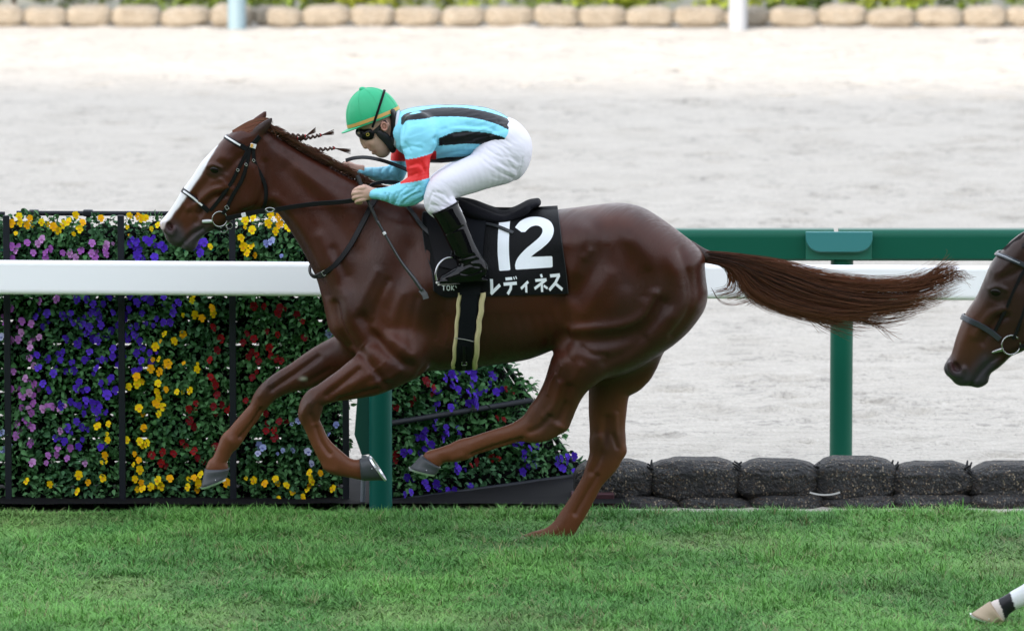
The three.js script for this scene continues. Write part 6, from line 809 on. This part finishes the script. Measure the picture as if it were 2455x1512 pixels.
const blooms = {
  yellow: [...[[130, 300], [180, 420, .6], [240, 290], [320, 320], [350, 240], [495, 285], [635, 340, 1.3], [820, 280], [760, 310], [905, 200], [985, 290], [945, 370], [1210, 240], [1555, 205], [1660, 215], [1700, 240], [1750, 235], [1525, 345, .6], [1900, 320]].map(zA),
    ...[[800, 980], [800, 1035, .6], [860, 1058], [1010, 930], [990, 1005, 1.3], [1080, 950], [1085, 1015], [1055, 1068], [765, 1125], [785, 1195], [850, 1190], [820, 1248], [510, 1195], [680, 1225, .6], [870, 955], [1150, 1040]].map(zH),
    ...[[1198, 48], [1212, 138], [1258, 160], [1140, 140, .6], [1025, 258], [1140, 262], [1085, 303], [1000, 303, .6], [968, 337, 1.1], [990, 415], [1045, 445, 1.2], [940, 475], [995, 495], [1230, 478], [1145, 440, .6], [848, 525], [850, 570, 1.1], [803, 587], [985, 567], [1032, 605], [975, 623], [1103, 620], [1185, 612], [985, 662], [972, 695], [1012, 715], [990, 757], [865, 723], [605, 835], [675, 820], [670, 920], [665, 882, .6], [895, 845], [787, 920], [868, 930], [915, 942], [650, 1018], [862, 1047], [632, 1060, .6], [868, 1108], [832, 1073, .6], [163, 1178], [308, 1197], [487, 1140], [545, 1185], [635, 1160], [480, 1243], [840, 1165], [878, 1187], [985, 1172], [1000, 1210], [940, 1212], [1058, 1162], [1172, 1215], [1210, 1157], [1235, 1195], [1252, 1137], [888, 1225]].map(zB2),
    ...[[470, 1172], [540, 1193], [605, 1165], [673, 1205], [712, 1247], [620, 1295], [830, 1180], [820, 1125], [885, 1128], [965, 1225, 1.2], [780, 1280], [805, 1232, .7], [213, 130], [205, 97], [300, 1187]].map(zC)],
  purple: [...[[1580, 490], [1640, 530], [1555, 555], [1670, 605], [1750, 500], [1645, 690, 1.2], [1790, 520], [1930, 560], [1970, 600], [1860, 715], [2420, 530], [2410, 655]].map(zA), ...[[460, 1160], [430, 1245], [120, 1190], [50, 1285]].map(zH),
    ...[[480, 45], [535, 42], [580, 72], [640, 70], [680, 30], [850, 63], [900, 30], [940, 52], [1020, 28], [1110, 62], [813, 20], [220, 150], [290, 130], [385, 145], [437, 130], [565, 125], [600, 120], [615, 162], [700, 125], [800, 105], [885, 130], [775, 170], [1080, 125], [1015, 187], [1060, 187], [908, 192], [848, 210], [735, 200], [628, 205], [690, 237], [450, 190], [510, 200], [555, 215], [262, 213], [535, 255], [575, 290], [605, 300], [480, 322], [770, 260], [790, 290], [830, 262], [868, 305], [405, 290], [705, 352], [755, 362], [555, 370], [850, 377], [390, 372], [930, 375], [225, 390], [297, 413, 1.2], [375, 420], [445, 435], [525, 420], [635, 418], [700, 400], [880, 425], [940, 432], [740, 455], [600, 472], [330, 505], [457, 487], [837, 492], [235, 470], [490, 560], [470, 600], [630, 565], [690, 535], [300, 610], [540, 605], [665, 640, 1.2], [720, 610], [265, 570], [435, 680], [490, 705], [530, 675], [575, 690], [605, 740], [380, 712], [518, 755], [660, 748], [620, 715], [475, 805], [510, 840], [420, 845], [400, 930], [487, 962], [340, 910], [625, 965]].map(zB2)],
  pink: [...[[320, 535], [445, 545], [500, 490], [130, 580], [210, 580], [185, 635], [390, 655], [545, 650], [605, 605], [840, 660], [965, 630], [1100, 540], [1100, 660], [1275, 560], [1270, 610], [1270, 670], [900, 715], [1145, 710], [540, 715], [140, 720]].map(zA),
    ...[[245, 55], [350, 40], [65, 100], [32, 193], [130, 180], [192, 195], [125, 250], [110, 292], [68, 297], [240, 278], [185, 345], [180, 410], [205, 455], [75, 490], [155, 535], [210, 573], [70, 600], [178, 625], [133, 645], [205, 690], [127, 718], [193, 752], [260, 727], [318, 712], [370, 735], [152, 797], [105, 820], [200, 843], [370, 865], [92, 895], [188, 943], [295, 1018], [347, 1012], [415, 1035], [435, 970], [198, 1062], [523, 1065]].map(zB2)],
  red: [...[[215, 218], [265, 288, 1.2], [240, 360], [197, 420], [197, 527], [228, 580], [107, 693], [62, 728], [68, 800], [95, 838], [218, 712], [268, 700], [330, 710], [48, 962], [95, 990], [115, 1033], [425, 255], [402, 313], [470, 85], [535, 85], [620, 130, 1.2], [635, 95], [738, 137], [780, 175], [555, 240], [617, 262], [470, 290], [568, 345], [785, 282], [458, 370], [437, 400], [500, 430], [610, 412], [640, 425], [460, 530], [420, 675], [240, 640], [545, 755], [630, 805], [598, 858], [545, 865], [600, 908], [230, 960]].map(zC), ...[[945, 1015], [1015, 997], [1080, 1007], [1005, 1063]].map(zB2)],
  blue: [...[[495, 1005], [525, 970], [828, 1068], [808, 995], [712, 985, .7], [650, 985, .7], [985, 825], [750, 800], [940, 255], [940, 880, .6]].map(zC), ...[[8, 870], [20, 985], [5, 275]].map(zB2), ...[[970, 1170], [1020, 1150], [1100, 1270, .6]].map(zH)],
};
const wingBlooms = {
  purple: [[845, 185], [905, 150], [935, 185], [1040, 120], [1090, 180], [1070, 240], [1230, 140], [1225, 235], [960, 275], [1045, 310], [1135, 300], [1280, 300], [795, 310], [925, 350], [1105, 355], [1045, 395], [785, 395], [895, 430], [1110, 415], [765, 530], [680, 625], [760, 600], [955, 610], [865, 640], [610, 680], [830, 690], [735, 740], [680, 780], [500, 810], [940, 915], [960, 940], [530, 1015], [680, 1060], [770, 1070], [870, 1130], [560, 1140], [1060, 1090], [1440, 740], [1590, 720], [1560, 770], [1590, 850], [1510, 850], [1600, 910], [1500, 970], [1790, 870], [1870, 880], [1835, 940], [1930, 840], [1980, 990]].map(zW),
  red: [[690, 215, 1.2], [750, 270], [560, 395], [440, 430], [430, 870], [1110, 885], [1340, 530], [1410, 290], [1240, 850]].map(zW),
};
const ZF = -1.24;
const plants = [];
function plant(x, y, z, sc, turn, place) { const g = thing('pansy_plant', '', 'plant', [x, y, z]); g.rotation.y = turn; g.scale.setScalar(sc); plants.push({ g, x, y, z, n: {}, turn, place, list: [] });
  const f = mesh('foliage', clumps[Math.floor(rnd() * 7)], leafMats[Math.floor(rnd() * 3)], g); f.rotation.z = rr(-0.4, 0.4); f.scale.set(rnd() < 0.5 ? -1 : 1, 1, 1); return g; }
const potGeo = (() => { const g = new THREE.CylinderGeometry(0.045, 0.034, 0.07, 14); g.rotateX(0.9); g.translate(0, -0.025, -0.035); return g; })();
{
  const st = thing('flower_stand', 'black metal flower stand holding rows of potted pansies beside the turf', 'flower stand', P(420, 1222, ZF).setZ(ZF).toArray()), o = st.position;
  const at = (x, y, z = ZF) => P(x, y, z).sub(o);
  for (const x of [13, 288, 555, 827]) { const a = P(x, 516, ZF + 0.085), b = P(x, 1226, ZF + 0.085), L = a.y - b.y; mesh('post', boxAt(0.03, L, 0.022, a.x - o.x, (a.y + b.y) / 2 - o.y, 0.085, 0.004), blackMetal, st); }
  for (const x of [80, 210, 420, 690]) { const a = P(x, 505, ZF - 0.14), b = P(x, 1180, ZF - 0.14); mesh('rear_post', join([boxAt(0.02, a.y - b.y, 0.02, a.x - o.x, (a.y + b.y) / 2 - o.y, -0.14), boxAt(0.05, 0.03, 0.05, a.x - o.x, a.y - o.y - 0.008, -0.12, 0.01)]), blackMetal, st); }
  for (const [x0, x1] of [[-120, 10], [38, 830]]) { const a = at(x0, 511, ZF - 0.12), b = at(x1, 513, ZF - 0.12); mesh('top_rail', bar(a, b, 0.0115, 14), blackMetal, st); }
  const panels = [[-130, 13], [13, 288], [288, 555], [555, 827]];
  for (let r = 0; r < 12; r++) panels.forEach(([x0, x1]) => { const y = 556 + r * 56.5, a = at(x0 + 4, y + 22), b = at(x1 - 4, y + 22); mesh('tray', boxAt(b.x - a.x, 0.093, 0.07, (a.x + b.x) / 2, a.y + 0.006, -0.06, 0.006), potMat, st); });
  const a = at(-130, 1206), b = at(827, 1206); mesh('bottom_rail', boxAt(b.x - a.x, 0.02, 0.03, (a.x + b.x) / 2, a.y, 0.02), blackMetal, st);
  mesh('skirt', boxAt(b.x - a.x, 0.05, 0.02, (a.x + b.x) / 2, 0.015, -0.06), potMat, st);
  const pn = ['edge panel', 'left panel', 'middle panel', 'panel behind the foreleg'];
  for (let r = 0; r < 12; r++) panels.forEach(([x0, x1], k) => { const n = k ? 5 : 2; for (let c = 0; c < n; c++) { const x = mix(x0 + 8, x1 - 8, (c + 0.5) / n) + rr(-6, 6), y = 552 + r * 56.5 + rr(-5, 5), p = P(x, y, ZF + rr(-0.01, 0.015)); plant(p.x, p.y, p.z, rr(0.92, 1.12), 0, `${ordinals[r]} row down, ${ordinals[c]} in ${pn[k]}`); } });
  const wg = thing('flower_stand_wing', 'angled side wing of the flower stand with sloping trays behind the green post', 'flower stand', P(1170, 1200, -1.5).setY(0).toArray()), w = wg.position;
  const TL = [930, 670, -1.3], TR = [1048, 633, -1.75], BL = [930, 1205, -1.2], BR = [1392, 1140, -1.95];
  const quad = (u, v) => [0, 1, 2].map((i) => mix(mix(TL[i], TR[i], u), mix(BL[i], BR[i], u), v)), Q = (u, v, dz = 0) => { const [x, y, z] = quad(u, v); return P(x, y, z + dz); };
  const ts = [0.3, 0.645, 1.0];
  for (const v of ts) mesh('tray_edge', bar(Q(0, v, 0.1).sub(w), Q(1, v, 0.08).sub(w), 0.014), mat(C(0.014, 0.017, 0.024), 0.5, { specularIntensity: 0.4 }), wg);
  mesh('edge_pole', bar(Q(1, -0.05, 0.02).sub(w), Q(1, 1.05, 0.02).sub(w), 0.014), blackMetal, wg);
  mesh('frame_pole', bar(Q(0, -0.05, 0).sub(w), Q(0, 1.02, 0).sub(w), 0.014), blackMetal, wg);
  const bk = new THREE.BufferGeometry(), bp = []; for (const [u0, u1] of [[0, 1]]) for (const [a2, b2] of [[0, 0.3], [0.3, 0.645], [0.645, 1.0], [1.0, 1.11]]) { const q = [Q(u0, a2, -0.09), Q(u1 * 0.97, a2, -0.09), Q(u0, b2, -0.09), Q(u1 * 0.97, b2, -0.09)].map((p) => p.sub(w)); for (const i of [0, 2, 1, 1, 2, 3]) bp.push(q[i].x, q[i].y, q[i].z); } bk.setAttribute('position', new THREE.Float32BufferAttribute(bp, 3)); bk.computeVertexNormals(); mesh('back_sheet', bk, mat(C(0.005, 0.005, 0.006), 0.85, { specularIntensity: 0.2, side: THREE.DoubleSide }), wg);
  const kk = Q(0.5, 1.05, -0.02).sub(w); const s0 = Q(0, 1.03, 0.0).sub(w), s1 = Q(1, 1.03, 0.0).sub(w); { const L = s0.distanceTo(s1), g = boxAt(L, 0.1, 0.02, 0, 0, 0); g.rotateY(Math.atan2(-(s1.z - s0.z), s1.x - s0.x)); g.translate((s0.x + s1.x) / 2, 0.045, (s0.z + s1.z) / 2); mesh('skirt', g, potMat, wg); }  // black board added to fill the dark gap below the wing
  for (let r = 0; r < 9; r++) { const v = (r + 0.55) / 9 * 0.98, n = 3 + Math.round(r * 0.62); for (let c = 0; c < n; c++) { const p = Q((c + 0.5) / n + rr(-0.03, 0.03), v + rr(-0.01, 0.01), 0); plant(p.x, p.y, p.z, rr(0.95, 1.15), 0.6, `${ordinals[r]} row down, ${ordinals[c]} along the wing`); } }
}
{ const a = P(-260, 1225, -1.0), b = P(1500, 1225, -1.0), sh = new THREE.PlaneGeometry(b.x - a.x, 1.1, 60, 24); sh.rotateX(-Math.PI / 2); const sp = sh.attributes.position; for (let i = 0; i < sp.count; i++) sp.setY(i, 0.012 + 0.012 * fbm(sp.getX(i) * 6, sp.getZ(i) * 6, 3)); sh.computeVertexNormals(); const t = tag(mesh('dark_sheet', sh, mat(C(0.008, 0.008, 0.009), 0.85, { specularIntensity: 0.2 }), scene), 'added black sheet darkening the ground under the flower stand', 'dark sheet'); t.position.set((a.x + b.x) / 2, 0.02, -1.0 - 0.55); }  // black sheet added to turn the pale sand dark under the stand
// flowers go to the plant they grow from
const bloomAt = (color, [x, y, s = 1], z, turned) => {
  const p = P(x, y, z); let best = null, bd = 1e9; for (const q of plants) { if ((q.turn > 0) !== turned) continue; const d = (q.x - p.x) ** 2 + (q.y - p.y) ** 2; if (d < bd) { bd = d; best = q; } }
  const zz = turned ? best.z + 0.085 : z, w = P(x, y, zz), m = mesh('flower', pansy, petalMats[color][Math.floor(rnd() * 3)], best.g), l = new V3(w.x - best.x, w.y - best.y, zz - best.z).applyAxisAngle(new V3(0, 1, 0), -best.turn).divideScalar(best.g.scale.x);
  m.position.copy(l); m.scale.setScalar((s ?? 1) * rr(0.82, 1.12) / best.g.scale.x); m.rotation.set(rr(-0.5, 0.25), rr(-0.7, 0.7) , rr(-0.4, 0.4)); mesh('petal_marks', eyeGeo, markMats[color], m); best.n[color] = (best.n[color] || 0) + 1;
};
for (const [c, l] of Object.entries(blooms)) for (const b of l) { const [x, y, s] = b; if (y > 1205) continue; bloomAt(c, [x, y, s ?? 1], ZF + rr(0.065, 0.085), false); if (rnd() < (c === 'purple' ? 0.6 : c === 'yellow' ? 0.3 : 0.4) && y < 1180) { const an = rr(0, 6.28), d2 = rr(11, 20); bloomAt(c, [x + Math.cos(an) * d2, y + Math.sin(an) * d2, (s ?? 1) * rr(0.55, 0.9)], ZF + rr(0.045, 0.07), false); } }
for (const [c, l] of Object.entries(wingBlooms)) for (const [x, y, s] of l) { bloomAt(c, [x, y, s ?? 1], -1.5, true); if (rnd() < 0.85) { const an = rr(0, 6.28); bloomAt(c, [x + Math.cos(an) * 16, y + Math.sin(an) * 13, rr(0.7, 1)], -1.5, true); } }
for (const q of plants) { const top = Object.entries(q.n).sort((a, b) => b[1] - a[1]).map((e) => e[0]); const cols = top.slice(0, 2).map((c) => (c === 'blue' ? 'pale blue' : c === 'red' ? 'dark red' : c)).join(' and '); q.g.userData.label = top.length ? `${cols} pansy plant, ${q.place}` : `bare green pansy plant, ${q.place}`; q.g.userData.group = q.turn ? 'pansy plants on the angled wing' : 'pansy plants in the flower wall'; if (top.length === 0 || true) mesh('pot', potGeo, potMat, q.g); }
// ---------------------------------------------------------------- clipped hedge beyond the far bags
{
  const hc = []; for (let i = 0; i < 5; i++) hc.push(clump(0.16, 0.1, 0.12, 150, 0.03, 0.06));
  const hm = [C(0.2, 0.26, 0.015), C(0.13, 0.2, 0.015), C(0.24, 0.28, 0.02), C(0.05, 0.075, 0.012)].map((c) => mat(c, 0.6, { side: THREE.DoubleSide }));
  let n = 0; for (let x = -180; x < 2640; x += 210) { const p = P(x, 20, FAR_Z - 0.9), t = thing('hedge_shrub', `low yellow-green clipped shrub behind the far sandbags, ${ordinals[n++]} from the left picture edge`, 'shrub', [p.x, 0, FAR_Z - 0.9], 'clipped shrubs beyond the far sandbags');
    mesh('stem', join([bar(new V3(0, -0.05, -0.1), new V3(0, 0.4, -0.1), 0.02, 6), bar(new V3(0, 0.15, -0.1), new V3(0.18, 0.4, -0.05), 0.012, 6), bar(new V3(0, 0.15, -0.1), new V3(-0.18, 0.4, -0.05), 0.012, 6)]), mat(C(0.05, 0.03, 0.02), 0.9), t);
    const parts = []; for (let i = 0; i < 26; i++) { const g = hc[Math.floor(rnd() * 5)].clone(); g.rotateZ(rr(-0.5, 0.5)); g.rotateY(rr(-0.3, 0.3)); g.translate(rr(-0.42, 0.42), rr(0.1, 0.75), rr(-0.15, 0.12)); parts.push(g); } mesh('foliage', mergeGeometries(parts), hm[x < 420 ? 3 : x < 850 ? 1 : Math.floor(rnd() * 3)], t); }
}
// ---------------------------------------------------------------- grass of the turf
{
  const blade = (L, w, lean, a) => { const pos = [], idx = []; const c = Math.cos(a), s = Math.sin(a), px = -s, pz = c; for (let k = 0; k <= 3; k++) { const t = k / 3, h = L * t * (1 - 0.25 * lean * t), o = L * lean * t * t, ww = w * (1 - t * t) / 2 + 0.0002; pos.push(c * o + px * ww, h, s * o + pz * ww, c * o - px * ww, h, s * o - pz * ww); if (k) { const b = (k - 1) * 2; idx.push(b, b + 1, b + 2, b + 1, b + 3, b + 2); } } const g = new THREE.BufferGeometry(); g.setAttribute('position', new THREE.Float32BufferAttribute(pos, 3)); g.setIndex(idx); g.computeVertexNormals(); return g; };
  const tuft = (n, L0, L1) => { const l = []; for (let i = 0; i < n; i++) { const g = blade(rr(L0, L1), rr(0.0026, 0.0058), rr(0.2, 1.6), rr(0, 6.28)); g.translate(rr(-0.02, 0.02), 0, rr(-0.02, 0.02)); l.push(g); } return join(l); };
  const gm = mat(C(1, 1, 1), 0.55, { side: THREE.DoubleSide, specularIntensity: 0.6 }), dummy = new THREE.Object3D(), N = 56000, cc = new THREE.Color();
  for (let v = 0; v < 3; v++) {
    const im = new THREE.InstancedMesh(tuft(11, 0.014, 0.046), gm, N); im.name = numbered('grass'); im.castShadow = im.receiveShadow = true;
    for (let i = 0; i < N; i++) {
      const x = rr(-4, 4), z = TURF_EDGE + 0.1 + Math.pow(rnd(), 1.15) * 4.6, patch = fbm(x * 2.2, z * 1.5, 12, 3), dry = sstep(0.54, 0.72, fbm(x * 2.4 + 9, z * 1.5, 4, 3)), tall = sstep(0.45, 0.7, fbm(x * 2.5, z * 2.5, 40, 2)); const edge = sstep(TURF_EDGE + 0.02, TURF_EDGE + 0.25, z);
      dummy.position.set(x, -0.002, z); dummy.rotation.set(rr(-0.2, 0.2), rr(0, 6.28), rr(-0.2, 0.2)); dummy.scale.set(rr(0.8, 1.2), rr(0.65, 1.05) * (1 + 0.55 * tall) * (rnd() < 0.06 ? 1.7 : 1) * (1 - 0.35 * dry) * mix(0.8, 1, edge), rr(0.8, 1.2)); dummy.updateMatrix(); im.setMatrixAt(i, dummy.matrix);
      const k = rr(0.62, 1.45), c = mixc(mixc([0.085, 0.24, 0.05], [0.14, 0.335, 0.07], sstep(0.3, 0.7, patch)), [0.24, 0.22, 0.11], Math.max(dry * 0.22, rnd() < 0.08 ? 0.85 : 0)); cc.setRGB(c[0] * k, c[1] * k, c[2] * k); im.setColorAt(i, cc);
    }
    scene.add(im); tag(im, ['short green turf grass under the horses', 'fine green grass blades of the turf course', 'green grass tufts of the racing turf'][v], 'grass', null, 'stuff');
  }
}
renderer.render(scene, camera);
